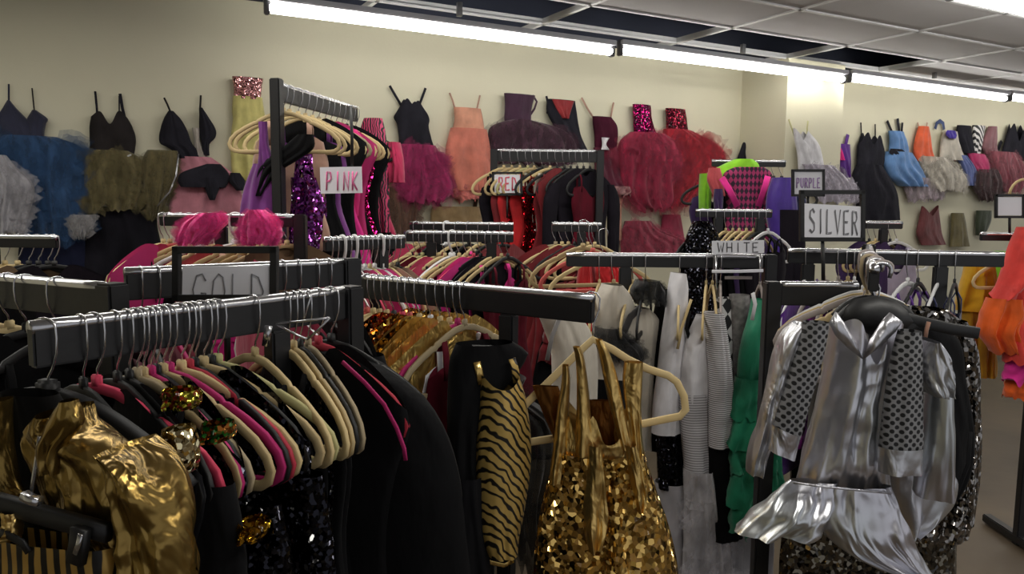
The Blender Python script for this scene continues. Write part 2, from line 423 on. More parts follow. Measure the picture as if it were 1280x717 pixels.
w.node_tree.nodes['Background'].inputs[0].default_value = (.95, .96, 1, 1); w.node_tree.nodes['Background'].inputs[1].default_value = .45

# ------------------------------------------------------------------ racks
class Rail:
    def __init__(s, a, b): 
        s.a, s.b = Vector(a), Vector(b); z = (s.a.z + s.b.z) / 2; s.a.z = s.b.z = z; s.z = z
        d = s.b - s.a; s.len = d.length; s.d = d / s.len; s.ang = math.atan2(s.d.y, s.d.x)
        y = s.ang - math.pi / 2
        while math.cos(y) < 0: y += math.pi
        s.yaw = math.atan2(math.sin(y), math.cos(y))
    def p(s, t): return s.a + (s.b - s.a) * t
    def t_at(s, px):
        lo, hi = -.3, 1.3; f0 = proj(s.p(lo))[0] < proj(s.p(hi))[0]
        for _ in range(40):
            m_ = (lo + hi) / 2
            if (proj(s.p(m_))[0] < px) == f0: lo = m_
            else: hi = m_
        return (lo + hi) / 2
def rack(name, label, a, b, posts=(0, 1), bh=.055, foot=.5, bt=.02, over=.0, posth=None, cross=None):
    rl = Rail(a, b)
    t = thing(name, label, 'clothes rack', (rl.a.x, rl.a.y, 0), rl.ang, 'black clothes racks')
    L, z = rl.len, rl.z
    mb = MB(); mb.box((L / 2, 0, z - .008 - bh / 2), (L, bt, bh), None, .003); obj('beam', mb, BLACKP, t, smooth=False)
    mb = MB(); mb.tube([(L * k / 10, 0, z - .009) for k in range(11)], .0105, 12); obj('hang_bar', mb, CHROME, t)
    for e in posts:
        x = L * e; s_ = -1 if e == 0 else (1 if e == 1 else 0)
        mb = MB(); zt = z + (posth or 0) if s_ else z - .008 - bh; mb.box((x + s_ * .02, 0, zt / 2), (.04, .04 if s_ else .03, zt), None, .004); obj('post', mb, BLACKP, t, smooth=False)
        mb = MB(); mb.box((x + s_ * .02, 0, .03), (.045, foot, .04), None, .005)
        obj('foot', mb, BLACKP, t, smooth=False)
    if len(posts) == 2:
        mb = MB(); mb.box((L / 2, 0, .14), (L, .022, .03), None, .003); obj('crossbar', mb, BLACKP, t, smooth=False)
    return rl

rG = rack('clothes_rack', 'black clothes rack at front left crowded with hangers under the GOLD sign', at(36, 402, 1.0), at(428, 358, 1.46), posts=(.72, 1))
rB = rack('clothes_rack', 'black clothes rack behind the GOLD sign, mostly empty dark rail', at(155, 333, 1.45), at(428, 324, 1.75), posts=(.3, 1))
rC = rack('clothes_rack', 'black clothes rack at left edge with two bare wire hooks over it', at(-60, 336, 1.5), at(130, 354, 1.3), bh=.055)
rD = rack('clothes_rack', 'black clothes rack at the centre with the gold sequin dress on its end', at(440, 342, 2.05), at(742, 367, 1.62), posts=(0, .7))
rE = rack('clothes_rack', 'black clothes rack with white and green garments under the WHITE sign', at(708, 316, 2.5), at(955, 317, 2.5), bh=.038, posts=(.3, 1))
rF = rack('clothes_rack', 'black clothes rack under the SILVER sign with a long mostly bare chrome bar', at(985, 309, 2.5), at(1255, 316, 2.4), bh=.04, posts=(.1, .72))
rH = rack('clothes_rack', 'short black rail just left of the bunched silver hangers', at(975, 352, 2.0), at(1072, 352, 2.0), posts=(0,))
rS = rack('clothes_rack', 'black rack arm pointing at the camera that carries the silver outfit', at(1094, 321, 1.5), at(1086, 312, 2.35), posts=(1,), bh=.045)
rN = rack('clothes_rack', 'black clothes rack at left edge below the pale grey tulle', at(-20, 291, 2.6), at(72, 296, 2.6), bh=.035, posts=(.1,))
rI = rack('clothes_rack', 'black clothes rack with hot pink feathered pieces, left of the tall pink rack', at(200, 262, 2.6), at(368, 272, 2.6), bh=.035, posts=(.45, 1))
rJ = rack('clothes_rack', 'black clothes rack with big white plastic hooks below the PINK sign', at(405, 298, 2.3), at(505, 292, 2.5), posts=(.7,), bh=.035)
rK = rack('clothes_rack', 'front one of two parallel black racks below the peach dress', at(505, 288, 3.1), at(642, 290, 3.1), bh=.035, posts=(.25, .8))
rK2 = rack('clothes_rack', 'rear one of two parallel black racks below the peach dress', at(512, 277, 3.6), at(642, 278, 3.6), bh=.03, posts=(.3, .8))
rL = rack('clothes_rack', 'short black rack between the red rack and the white garments', at(690, 277, 3.5), at(752, 279, 3.5), posts=(.6,), bh=.035)
rM = rack('clothes_rack', 'black clothes rack in front of the lime green and pink garments', at(870, 261, 3.6), at(965, 262, 3.6), bh=.03, posts=(.3, .85))
rP = rack('clothes_rack', 'tall black clothes rack with the PINK sign and purple sequin dresses', at(349, 108, 2.9), at(445, 130, 3.6), posts=(0,), bh=.06, posth=.012)
rR = rack('clothes_rack', 'tall black clothes rack with the RED sign and red garments', at(622, 186, 4.3), at(746, 188, 4.3), bh=.06)
rT = rack('clothes_rack', 'tall black rack behind that holds lime green and pink garments high up', at(890, 199, 4.4), at(982, 201, 4.4), bh=.03, posts=(.5,))
rU = rack('clothes_rack', 'black clothes rack at far right behind the coral ruffled dress', at(1226, 289, 3.5), at(1300, 292, 3.5), bh=.03, posts=(1,))
rV = rack('clothes_rack', 'short far rack below the puffy black dress with purple items', at(1082, 276, 3.9), at(1128, 277, 3.9), bh=.03, posts=(.5,))

# ------------------------------------------------------------------ hangers
def smooth2(pts, n=4):
    out = []; tab = [(i,) + tuple(p) for i, p in enumerate(pts)]
    for i in range((len(pts) - 1) * n + 1): out.append(interp(tab, i / n))
    return out
def mirror_path(half): return half + [(-x, z) for x, z in reversed(half)]
HW = .215
def frame_velvet():
    half = [(0.0, -.004), (.035, -.009), (.07, -.022), (.10, -.036), (.106, -.043), (.114, -.043), (.15, -.060), (.185, -.081), (.207, -.103), (.2145, -.122), (.209, -.138), (.195, -.147), (.175, -.150), (.06, -.150)]
    path = mirror_path(half)[:-1]
    mb = MB(); mb.tube([(x, 0, z) for x, z in path], 0, 10, True, (.0155, .0078)); mb.box((0, 0, .004), (.018, .0075, .022), None, .002); return mb
def frame_suit():
    half = [(0.0, -.006), (.05, -.012), (.10, -.030), (.15, -.056), (.20, -.090), (.222, -.110)]
    path = list(reversed([(-x, z) for x, z in half[1:]])) + half
    mb = MB(); mb.tube([(x, 0, z) for x, z in smooth2(path, 3)], 0, 12, False, (.030, .02)); mb.box((0, 0, .005), (.03, .02, .03), None, .004); return mb
def frame_plastic():
    half = [(0.0, 0), (.04, -.008), (.09, -.03), (.14, -.06), (.19, -.095), (.20, -.105), (.195, -.115), (.18, -.118), (.06, -.118)]
    mb = MB(); mb.tube([(x, 0, z) for x, z in mirror_path(half)[:-1]], .0055, 8, True); mb.box((0, 0, .0), (.035, .012, .035), None, .004); return mb
def hook_mb(r):
    ps = [(-.017, 0, .075), (-.0185, 0, .088)]
    for k in range(9):
        an = math.pi - math.pi * k / 8; ps.append((.0185 * math.cos(an), 0, .092 + .0125 * math.sin(an)))
    ps += [(.0195, 0, .078), (.018, 0, .058), (.010, 0, .036), (.002, 0, .024), (0, 0, .005)]
    mb = MB(); mb.tube(ps, r, 8); return mb
def frame_child():
    half = [(0.0, .006), (.03, .002), (.05, -.010), (.068, -.034)]
    path = list(reversed([(-x, z) for x, z in half[1:]])) + half
    mb = MB(); mb.tube([(x, 0, z) for x, z in smooth2(path, 3)], 0, 12, False, (.052, .02)); mb.box((0, 0, .003), (.03, .02, .02), None, .004); return mb
ME_HOOK = hook_mb(.0017).mesh('hook'); ME_HOOKP = hook_mb(.0048).mesh('hook')
ME_FR = {'velvet': frame_velvet().mesh('hanger_frame'), 'suit': frame_suit().mesh('hanger_frame'), 'plastic': frame_plastic().mesh('hanger_frame'), 'child': frame_child().mesh('hanger_frame')}
def hanger(kind, mat, loc, yaw, label, group, roll=0):
    t = thing('clothes_hanger', label, 'hanger', loc, yaw, group)
    if roll: t.rotation_euler = (0, roll, yaw)
    obj('hanger_frame', ME_FR[kind], mat, t)
    hk_ = obj('hook', ME_HOOKP if kind == 'plastic' else ME_HOOK, mat if kind == 'plastic' else CHROME, t)
    if (CAM - Vector(loc)).dot(Vector((math.cos(yaw), math.sin(yaw), 0))) < 0: hk_.rotation_euler = (0, 0, math.pi)
    return t
HNAME = {CREAM: 'cream', CREAM2: 'beige', PALE: 'pale green', TAUPE: 'taupe', HPINK: 'pink', HMAG: 'magenta', HRED: 'red', HWHITE: 'white', HBLACK: 'black', HGREY: 'grey', HSALMON: 'salmon'}

# ------------------------------------------------------------------ garments hung on hangers (own frame, z=0 at the hanger neck)
NECK = [(-1, -.094), (-.7, -.046), (-.35, -.006), (-.22, 0), (0, -.045), (.22, 0), (.35, -.006), (.7, -.046), (1, -.094)]
NECKB = [(-1, -.094), (-.7, -.046), (-.35, -.005), (-.2, .0), (0, -.01), (.2, .0), (.35, -.005), (.7, -.046), (1, -.094)]
def g_top(seed, ln=.62, th=.016):
    mb = MB(); sheet(mb, [(0, -.218, .218), (-.10, -.222, .222), (-.2, -.19, .19), (-.36, -.165, .165), (-ln, -.2, .2)], NECK, NECKB, None, (.006, 3), th=th, seed=seed, tp=5); return mb
def g_jacket(seed, ln=.66, th=.018):
    mb = MB(); sheet(mb, [(0, -.225, .225), (-.10, -.232, .232), (-.2, -.2, .2), (-.36, -.18, .18), (-ln, -.21, .21)], NECK, NECKB, None, (.006, 3), th=th, seed=seed, tp=5)
    for e in (-1, 1):
        sheet(mb, [(-.085, e * .205 - .03, e * .205 + .03), (-.16, e * .235 - .05, e * .235 + .05), (-.35, e * .248 - .045, e * .248 + .045), (-.6, e * .25 - .036, e * .25 + .036)], None, None, None, (.005, 2), nu=14, nv=14, th=.022, seed=seed + 3)
    return mb
def g_dress(seed, ln=.9, th=.02):
    mb = MB(); sheet(mb, [(-.13, -.15, .15), (-.2, -.17, .17), (-.34, -.14, .14), (-.5, -.19, .19), (-ln, -.27, .27)], [(-1, .015), (-.6, .03), (0, -.03), (.6, .03), (1, .015)], None, None, (.014, 5), th=th, seed=seed)
    for e in (-1, 1): mb.tube([(e * .095, -.0, -.032), (e * .1, -.014, -.06), (e * .098, -.016, -.13)], 0, 8, False, (.014, .004)); mb.tube([(e * .095, 0, -.032), (e * .1, .014, -.06), (e * .098, .016, -.13)], 0, 8, False, (.014, .004))
    return mb
def g_leotard(seed, ln=.62, th=.014):
    mb = MB(); sheet(mb, [(-.13, -.13, .13), (-.22, -.15, .15), (-.36, -.125, .125), (-.48, -.15, .15), (-.56, -.09, .09), (-ln, -.04, .04)], [(-1, .02), (-.6, .04), (0, -.04), (.6, .04), (1, .02)], None, None, (.006, 3), th=th, seed=seed)
    for e in (-1, 1): mb.tube([(e * .075, 0, -.026), (e * .08, -.012, -.06), (e * .078, -.013, -.12)], 0, 8, False, (.02, .004)); mb.tube([(e * .075, 0, -.026), (e * .08, .012, -.06), (e * .078, .013, -.12)], 0, 8, False, (.02, .004))
    return mb
def g_fluffy(seed, ln=.5, th=.03):
    mb = MB()
    for i in range(4):
        z = -.1 - i * .1; w = .16 + .025 * i
        sheet(mb, [(z, -w * .8, w * .8), (z - .06, -w, w), (z - .13, -w * 1.08, w * 1.08)], NECKB if i == 0 else None, None, None, (.02, 9), nu=36, nv=8, th=th * (.8 + i * .15), seed=seed + i, rag=.02, flare=.5)
    return mb
def g_trousers(seed, ln=.8, th=.012):
    mb = MB()
    sheet(mb, [(-.15, -.12, .12), (-.3, -.15, .15), (-.36, -.15, .15)], None, None, None, (.004, 3), nv=8, th=th, seed=seed)
    for e in (-1, 1): sheet(mb, [(-.33, e * .07 - .08, e * .07 + .08), (-ln, e * .09 - .08, e * .09 + .08)], None, None, None, (.008, 2), nu=16, nv=12, th=th, seed=seed + e)
    return mb
GEN = dict(top=g_top, jacket=g_jacket, dress=g_dress, leotard=g_leotard, ruffled_dress=g_fluffy, trousers=g_trousers)
_GM = {}
def gmesh(kind, seed, **kw):
    k = (kind, seed % 3, tuple(sorted(kw.items())))
    if k not in _GM: _GM[k] = GEN[kind](seed % 3 * 17 + 2, **kw).mesh(kind)
    return _GM[k]

def fill(rl, key, items, group, jit=5, yaw=None, zoff=0):
    """items: (px of hook, hanger kind, hanger material, garment kind or None, garment material, colour words[, kw])"""
    for i, it in enumerate(items):
        px, hk, hm, gk, gm, gw = it[:6]; kw = it[6] if len(it) > 6 else {}
        t = rl.t_at(px)
        p = rl.p(t)
        if 'tip' in kw:
            best = None
            for a in range(-75, 21, 1):
                q = Vector((p.x + .2145 * math.cos(R(a)), p.y + .2145 * math.sin(R(a)), rl.z - .22)); e = abs(proj(q)[0] - kw['tip'])
                if best is None or e < best[0]: best = (e, a)
            kw = dict(kw, yaw=0); y_tip = R(best[1])
        else: y_tip = None
        y = (rl.yaw if yaw is None else yaw) + R(rnd.uniform(-jit, jit)) + R(kw.get('yaw', 0))
        if y_tip is not None: y = y_tip
        loc = Vector((p.x, p.y, rl.z + .003 - .105 + zoff))
        ma = {'velvet': 'velvet', 'suit': 'broad-shouldered', 'plastic': 'plastic'}[hk]
        hanger(hk, hm, loc, y, '%s %s hanger, %s along %s' % (HNAME[hm], ma, ORD[i], key), 'hangers along ' + key)
        if gk:
            gkw = {k: v for k, v in kw.items() if k in ('ln', 'th')}
            o = obj(gk, gmesh(gk, i, **gkw), gm, None, loc, y)
            if kw.get('cover'): o.location.z += .016; o.scale = (1.07, 1, 1)
            noun = gk.replace('_', ' ')
            cat = {'top': 'top', 'jacket': 'jacket', 'dress': 'dress', 'leotard': 'leotard', 'ruffled_dress': 'dress', 'trousers': 'trousers'}[gk]
            tag(o, '%s %s on the %s hanger along %s' % (gw, noun, ORD[i], key), cat, 'garments along ' + key)
            tr = kw.get('trim')
            if tr:
                mb = MB(); e = kw.get('side', 1)
                sheet(mb, [(-.06, .11, .17), (-.085, .12, .215), (-.13, .15, .23), (-.17, .17, .215)] if e > 0 else [(-.3, -.1, .2), (-.33, -.1, .2), (-.36, -.1, .2)], None, None, None, (.004, 4), nu=14, nv=8, th=.03)
                q = obj('sequin_trim', mb, tr, o); q['label'] = 'glittering sequin trim'

# ------------------------------------------------------------------ gold rack
MULTI = sequin((150, 130, 60), 190.0, (60, 20, 20), .7, .9); GREENSEQ = sequin((20, 130, 70), 150.0, (6, 30, 14), .7, .85)
PINKC = cloth((214, 30, 120)); HOT = cloth((238, 40, 148)); MAROON = cloth((92, 18, 34)); PURP = cloth((92, 34, 140)); DKRED = cloth((128, 20, 30)); REDC = cloth((206, 28, 34))
GA = [
 (100, 'velvet', HBLACK, 'leotard', BLK, 'black', {'tip': 205}),
 (117, 'velvet', HPINK, 'leotard', BLK, 'black', {'tip': 276}),
 (143, 'velvet', HBLACK, 'top', BLK2, 'black', {'tip': 250}),
 (158, 'velvet', HBLACK, 'dress', BLK, 'black', {'tip': 262}),
 (168, 'velvet', TAUPE, 'leotard', BLKSHINE, 'black sequin', {'tip': 312}),
 (176, 'velvet', CREAM2, 'dress', BLK, 'black', {'tip': 300}),
 (186, 'velvet', HMAG, 'leotard', BLK2, 'black', {'tip': 300}),
 (193, 'velvet', HBLACK, 'top', BLKSHINE, 'black sequin', {'tip': 305}),
 (201, 'velvet', CREAM2, 'leotard', BLK, 'black', {'tip': 338}),
 (209, 'velvet', HMAG, 'dress', BLK, 'black', {'tip': 352}),
 (224, 'velvet', CREAM, 'leotard', BLK, 'black', {'tip': 372}),
 (234, 'velvet', HRED, 'dress', BLKSHINE, 'black sequin', {'tip': 364}),
 (241, 'velvet', HBLACK, 'leotard', BLK2, 'black', {'tip': 360}),
 (252, 'velvet', CREAM2, 'leotard', BLK, 'black', {'tip': 400}),
 (262, 'velvet', HBLACK, 'top', BLKSHINE, 'black sequin', {'tip': 385}),
 (270, 'velvet', PALE, 'leotard', BLK, 'black', {'tip': 418}),
 (317, 'velvet', CREAM, 'dress', BLK, 'black', {'tip': 414}),
 (357, 'velvet', CREAM, 'leotard', BLK2, 'black', {'tip': 432}),
 (366, 'velvet', CREAM2, 'leotard', BLKSHINE, 'black sequin', {'tip': 440}),
 (374, 'velvet', HBLACK, 'dress', BLK, 'black', {'tip': 446}),
 (384, 'velvet', TAUPE, 'dress', BLK, 'black', {'tip': 452}),
 (397, 'velvet', HRED, 'top', BLK, 'black', {'tip': 508}),
]
fill(rG, 'the gold-sign rail from its near end', GA, None, 3, yaw=rG.yaw + R(6))
# ------------------------------------------------------------------ centre rail (behind the gold dress)
GOLDSAT = lame((232, 194, 112), .34, 30, .6); ORGSEQ = sequin((170, 104, 44), 150.0, (60, 34, 12), .8, .7)
GD = [
 (449, 'velvet', HBLACK, 'top', BLK, 'black', {}),
 (458, 'velvet', HSALMON, 'leotard', PINKC, 'bright pink', {}),
 (466, 'velvet', CREAM, 'dress', BLK, 'black', {}),
 (474, 'velvet', CREAM2, 'leotard', BLK2, 'black', {}),
 (483, 'velvet', CREAM, 'leotard', BLK, 'black', {}),
 (492, 'velvet', HBLACK, 'top', BLK, 'black', {}),
 (503, 'velvet', HPINK, 'top', ORGSEQ, 'bronze sequin', {'th': .03, 'cover': 1}),
 (512, 'velvet', HSALMON, 'top', ORGSEQ, 'bronze sequin', {'th': .028, 'cover': 1}),
 (524, 'velvet', CREAM, 'top', GOLDSEQ, 'gold sequin', {'th': .028, 'cover': 1}),
 (538, 'velvet', HWHITE, 'top', GOLDSAT, 'gold satin', {'th': .028, 'cover': 1}),
 (550, 'velvet', CREAM, 'top', GOLDSAT, 'gold satin', {'th': .028, 'cover': 1}),
 (562, 'velvet', CREAM, 'top', GOLDSAT, 'gold satin', {'th': .03, 'cover': 1}),
 (572, 'velvet', HMAG, 'leotard', WHITE, 'white', {}),
 (581, 'velvet', TAUPE, 'leotard', MAROON, 'maroon', {}),
]
fill(rD, 'the centre rail from its far end', GD, None, 4)

# ------------------------------------------------------------------ hero helper: parts given in photo pixels on a hanging plane
def hero(name, label, cat, H, parts, group=None):
    t = thing(name, label, cat, H.o, H.yaw, group)
    made = {}
    for p in parts:
        kind, nm, mat = p[0], p[1], p[2]; kw = dict(p[4]) if len(p) > 4 else {}
        lab = kw.pop('label', None); par = kw.pop('parent', None)
        if kind == 'sheet': mb = pixsheet(H, p[3], **kw)
        elif kind == 'tulle': mb = pixtulle(H, p[3], **kw)
        elif kind == 'strap': mb = ribbon(H, p[3], kw.get('w', 3), kw.get('off', .03), kw.get('th', .004))
        elif kind == 'poly': mb = pixpoly(H, p[3], **kw)
        o = obj(nm, mb, mat, made.get(par, t) if par else t)
        if kind == 'tulle':
            o.data.materials.append(tulle(TCOL[mat.name], .8, True))
            for fi in range(mb.split, len(o.data.polygons)): o.data.polygons[fi].material_index = 1
        elif kind == 'poly': pass
        if lab: o['label'] = lab
        made.setdefault(nm, o)
    return t
def hang_at(px, py, Y, yawdeg): return Hang(at(px, py, Y), R(yawdeg))
def onrail(rl, px, yaw):
    p = rl.p(rl.t_at(px)); return Vector((p.x, p.y, rl.z + .003 - .105)), yaw

# big black garments at the far end of the gold rail
loc, y = onrail(rG, 413, R(-24))
hanger('velvet', HBLACK, loc, y, 'black hanger at the far end of the gold-sign rail, holding the wide black jacket', 'hangers along the gold-sign rail from its near end')
H = Hang(loc, y)
hero('jacket', 'wide black velvet jacket with magenta piping at the far end of the gold-sign rail', 'jacket', H, [
 ('sheet', 'body', BLK, [(434, 398, 424), (446, 400, 458), (462, 399, 492), (490, 398, 530), (530, 396, 558), (580, 395, 574), (640, 394, 582), (717, 393, 588), (780, 392, 588)], {'th': .045, 'off': .01, 'fold': (.014, 4), 'seed': 3}),
 ('strap', 'piping', HMAG, [(428, 452), (456, 478), (480, 505), (496, 535), (505, 560), (507, 575)], {'w': 4, 'off': .085, 'label': 'magenta piping'}),
])
H = hang_at(545, 600, 1.75, 8)
hero('trousers', 'brown leopard print trousers hanging low beside the black jacket', 'trousers', H, [
 ('sheet', 'leg', dotted((60, 40, 24), (150, 104, 66), 130, .42), [(612, 533, 558), (660, 531, 560), (717, 532, 560), (760, 532, 560)], {'th': .03, 'off': .03, 'fold': (.006, 2)}),
 ('sheet', 'waistband', BLK, [(604, 532, 559), (614, 532, 559)], {'th': .032, 'off': .031, 'nv': 4, 'fold': (.002, 2)})])
H = hang_at(580, 470, 1.64, 20)
hero('dress', 'long plain black dress between the black jacket and the striped gold leotard', 'dress', H, [
 ('sheet', 'bodice', BLK, [(428, 570, 640), (445, 562, 660), (520, 560, 605), (600, 560, 600)], {'th': .04, 'off': .0, 'seed': 8}),
 ('sheet', 'skirt', BLK2, [(590, 558, 606), (660, 556, 612), (760, 555, 620)], {'th': .05, 'off': .01, 'fold': (.014, 4), 'seed': 9})])

# striped gold leotard
ZEB = stripes((22, 18, 13), (196, 164, 92), 'DIAGONAL', 84, .3, 4.5, .35, .4)
H = hang_at(625, 460, 1.7, 12)
hero('leotard', 'gold leotard with black sequin stripes hanging left of the gold sequin dress', 'leotard', H, [
 ('sheet', 'body', ZEB, [(470, 600, 648), (490, 599, 655), (530, 597, 662), (565, 594, 664), (600, 595, 662), (640, 596, 655), (668, 600, 648), (690, 608, 646)], {'th': .045, 'off': .07, 'fold': (.006, 3), 'top': [(-1, .01), (-.4, -.015), (.4, -.02), (1, .0)], 'seed': 2}),
 ('strap', 'strap', GOLDL, [(596, 452), (599, 466), (602, 480)], {'w': 9, 'off': .08}),
 ('strap', 'strap', ZEB, [(640, 448), (644, 462), (646, 478)], {'w': 9, 'off': .08}),
 ('strap', 'leg_binding', GOLDL, [(600, 690), (612, 702), (630, 706), (642, 700)], {'w': 6, 'off': .08})])
H = hang_at(628, 440, 1.74, 12)
hero('hanger_clip', 'silver metal clip on the black hanger above the striped gold leotard', 'clip', H, [
 ('strap', 'clip_plate', CHROME, [(616, 440), (616.5, 450), (617, 460)], {'w': 5, 'off': .085, 'th': .012}),
 ('strap', 'clip_bar', BLACKF, [(590, 436), (650, 438)], {'w': 10, 'off': .06, 'th': .012})])
H = hang_at(655, 440, 1.85, 18)
hero('feather_boa', 'black feathery boa draped behind the left arm of the cream hanger', 'boa', H, [
 ('tulle', 'boa', tulle((14, 14, 15), .8), [(470, 628, 655), (490, 610, 650), (520, 640, 690), (560, 650, 700), (640, 640, 690), (700, 640, 690)], {'off': .02, 'rag': .04, 'seed': 4})])

# gold sequin dress on its big cream hanger
H = hang_at(741, 422, 1.64, -4)
kk = H.k()
t = thing('clothes_hanger', 'large cream velvet hanger tilted at the rail end, holding the gold sequin dress', 'hanger', H.o, H.yaw)
hp = [(741, 424), (720, 443), (690, 473), (660, 502), (640, 523), (631, 543), (633, 553), (643, 555), (690, 548), (743, 539), (800, 530), (850, 520), (857, 512), (855, 495), (846, 477), (835, 469), (810, 461), (785, 449), (765, 436)]
pp = H.pts(hp, 0)
mb = MB(); mb.tube(pp, 0, 10, True, (.0165, .009)); obj('hanger_frame', mb, CREAM, t)
hk = H.pts([(730, 384), (728, 376), (731, 368), (738, 364), (746, 366), (750, 373), (749, 386), (743, 402), (741, 412), (741, 424)], 0)
mb = MB(); mb.tube([hk[0], *hk[1:]], .0019, 8); obj('hook', mb, CHROME, t)
hero('dress', 'gold lamé and sequin dress with wide straps on the tilted cream hanger', 'dress', H, [
 ('sheet', 'skirt', sequin((232, 192, 112), 105.0, (150, 112, 50), .6, .9), [(562, 692, 805), (590, 688, 814), (620, 680, 824), (660, 672, 838), (717, 667, 849), (800, 655, 862)], {'th': .06, 'off': .055, 'fold': (.016, 5), 'seed': 4, 'nu': 44, 'nv': 30}),
 ('sheet', 'lame_panel', GOLD, [(556, 736, 752), (600, 732, 756), (640, 728, 760), (668, 730, 758), (686, 736, 752)], {'th': .012, 'off': .116, 'fold': (.012, 2), 'one': True, 'crumple': .012, 'label': 'smooth gold lamé panel'}),
 ('sheet', 'lame_panel', GOLD, [(556, 781, 796), (590, 786, 804), (620, 792, 808), (640, 798, 806)], {'th': .012, 'off': .106, 'fold': (.012, 2), 'one': True, 'crumple': .012, 'label': 'smooth gold lamé panel'}),
 ('sheet', 'bodice', GOLD, [(530, 700, 800), (548, 694, 803), (575, 690, 808)], {'th': .045, 'off': .055, 'fold': (.008, 4), 'top': [(-1, .07), (-.85, .04), (-.5, -.03), (-.2, .03), (.1, -.03), (.45, -.02), (.8, .05), (1, .07)], 'topb': [(-1, .06), (0, -.02), (1, .06)], 'seed': 3}),
 ('sheet', 'strap', GOLD, [(456, 703, 711), (475, 702, 713), (510, 697, 711), (550, 692, 709), (603, 686, 703)], {'th': .012, 'off': .085, 'fold': (.005, 2), 'nu': 10}),
 ('sheet', 'strap', GOLD, [(433, 716, 725), (445, 719, 730), (480, 721, 735), (530, 720, 740), (570, 718, 745), (606, 722, 748)], {'th': .012, 'off': .095, 'fold': (.006, 2), 'nu': 10}),
 ('sheet', 'strap', GOLD, [(424, 744, 753), (440, 748, 762), (480, 756, 774), (520, 765, 782), (560, 776, 790)], {'th': .012, 'off': .09, 'fold': (.006, 2), 'nu': 10}),
 ('sheet', 'strap', GOLD, [(452, 780, 804), (475, 778, 803), (510, 782, 801), (545, 788, 802), (580, 790, 806)], {'th': .014, 'off': .08, 'fold': (.006, 3), 'nu': 14}),
 ('sheet', 'back_panel', lame((128, 84, 40), .4, 16, .4), [(482, 665, 698), (500, 672, 704), (530, 684, 704), (548, 692, 704)], {'th': .008, 'off': .015, 'fold': (.004, 2)}),
 ('sheet', 'back_panel', lame((128, 84, 40), .4, 16, .4), [(500, 735, 775), (540, 742, 782), (565, 745, 784)], {'th': .008, 'off': .01, 'fold': (.004, 2)}),
])

# ------------------------------------------------------------------ near left: gold jacket, clip hanger with striped top
H = hang_at(50, 478, .95, -16)
loc = Vector(H.o)
pt = rG.p(rG.t_at(55)); hanger('suit', HBLACK, Vector((pt.x, pt.y, rG.z + .003 - .105)), R(-16), 'black broad-shouldered hanger nearest the camera on the gold-sign rail, holding the gold jacket', None)
LINING = cloth((12, 11, 10), .9)
hero('jacket', 'shiny gold lamé jacket hanging open at the bottom left corner', 'jacket', H, [
 ('sheet', 'lining', LINING, [(490, 6, 70), (540, 0, 100), (620, -4, 130), (717, -4, 140), (800, -4, 140)], {'th': .02, 'off': .0, 'label': 'black inside lining'}),
 ('sheet', 'front_panel', GOLDJ, [(512, 66, 92), (530, 55, 108), (550, 52, 150), (575, 57, 180), (605, 70, 186), (640, 86, 184), (680, 138, 190), (717, 146, 196), (800, 150, 205)], {'th': .035, 'off': .05, 'fold': (.012, 3), 'seed': 6, 'nu': 60, 'nv': 60, 'crumple': .022}),
 ('sheet', 'collar', GOLDJ, [(500, 80, 92), (512, 72, 97), (530, 62, 100), (560, 52, 78), (590, 58, 76)], {'th': .012, 'off': .085, 'fold': (.006, 2), 'seed': 2, 'crumple': .012}),
 ('sheet', 'sleeve', GOLDJ, [(556, 150, 166), (572, 158, 190), (600, 160, 210), (640, 160, 224), (680, 164, 234), (717, 170, 240), (800, 176, 250)], {'th': .04, 'off': .065, 'fold': (.014, 3), 'seed': 16, 'nu': 50, 'nv': 50, 'crumple': .02}),
 ('sheet', 'front_panel', GOLDJ, [(500, -12, 4), (560, -20, 8), (600, -22, 18), (616, -24, 28)], {'th': .02, 'off': .05, 'fold': (.006, 2), 'seed': 21}),
])
H2 = hang_at(45, 640, .86, -14)
t = thing('clip_hanger', 'black trouser hanger bar with metal clips in front of the gold jacket', 'hanger', H2.o, H2.yaw)
mb = MB(); mb.tube(H2.pts([(-30, 622), (0, 628), (60, 645), (112, 659), (136, 666)], .03), 0, 10, False, (.022, .014)); obj('clip_bar', mb, BLACKF, t)
mb = MB(); mb.tube(H2.pts([(50, 545), (47, 570), (42, 600), (38, 628)], .02), .0028, 8); obj('hook_wire', mb, CHROME, t)
mb = MB(); mb.tube(H2.pts([(101, 660), (99, 680), (95, 702)], .045), 0, 10, False, (.022, .012)); c = obj('clip', mb, BLACKF, t)
mb = MB(); mb.tube(H2.pts([(101, 667), (98, 680), (94, 692)], .055), 0, 8, False, (.006, .003)); obj('clip_plate', mb, CHROME, c)
mb = MB(); mb.tube(H2.pts([(30, 618), (40, 624), (50, 626)], .045), 0, 10, False, (.010, .012)); obj('clip', mb, CHROME, t)
hero('striped_top', 'black and gold zebra striped top on the clip hanger at the bottom left corner', 'top', H2, [
 ('sheet', 'body', stripes((16, 13, 10), (196, 158, 84), 'X', 62, .5, 1.6, .6, .35), [(672, -40, 140), (700, -45, 145), (760, -50, 150), (820, -55, 150)], {'th': .02, 'off': .02, 'fold': (.008, 5), 'seed': 5}),
 ('sheet', 'strap', GOLD, [(640, 3, 20), (655, 6, 24), (672, 8, 26)], {'th': .006, 'off': .035, 'nu': 10}),
 ('strap', 'strap', BLACKF, [(-10, 662), (10, 668), (28, 678), (36, 690)], {'w': 8, 'off': .042})])
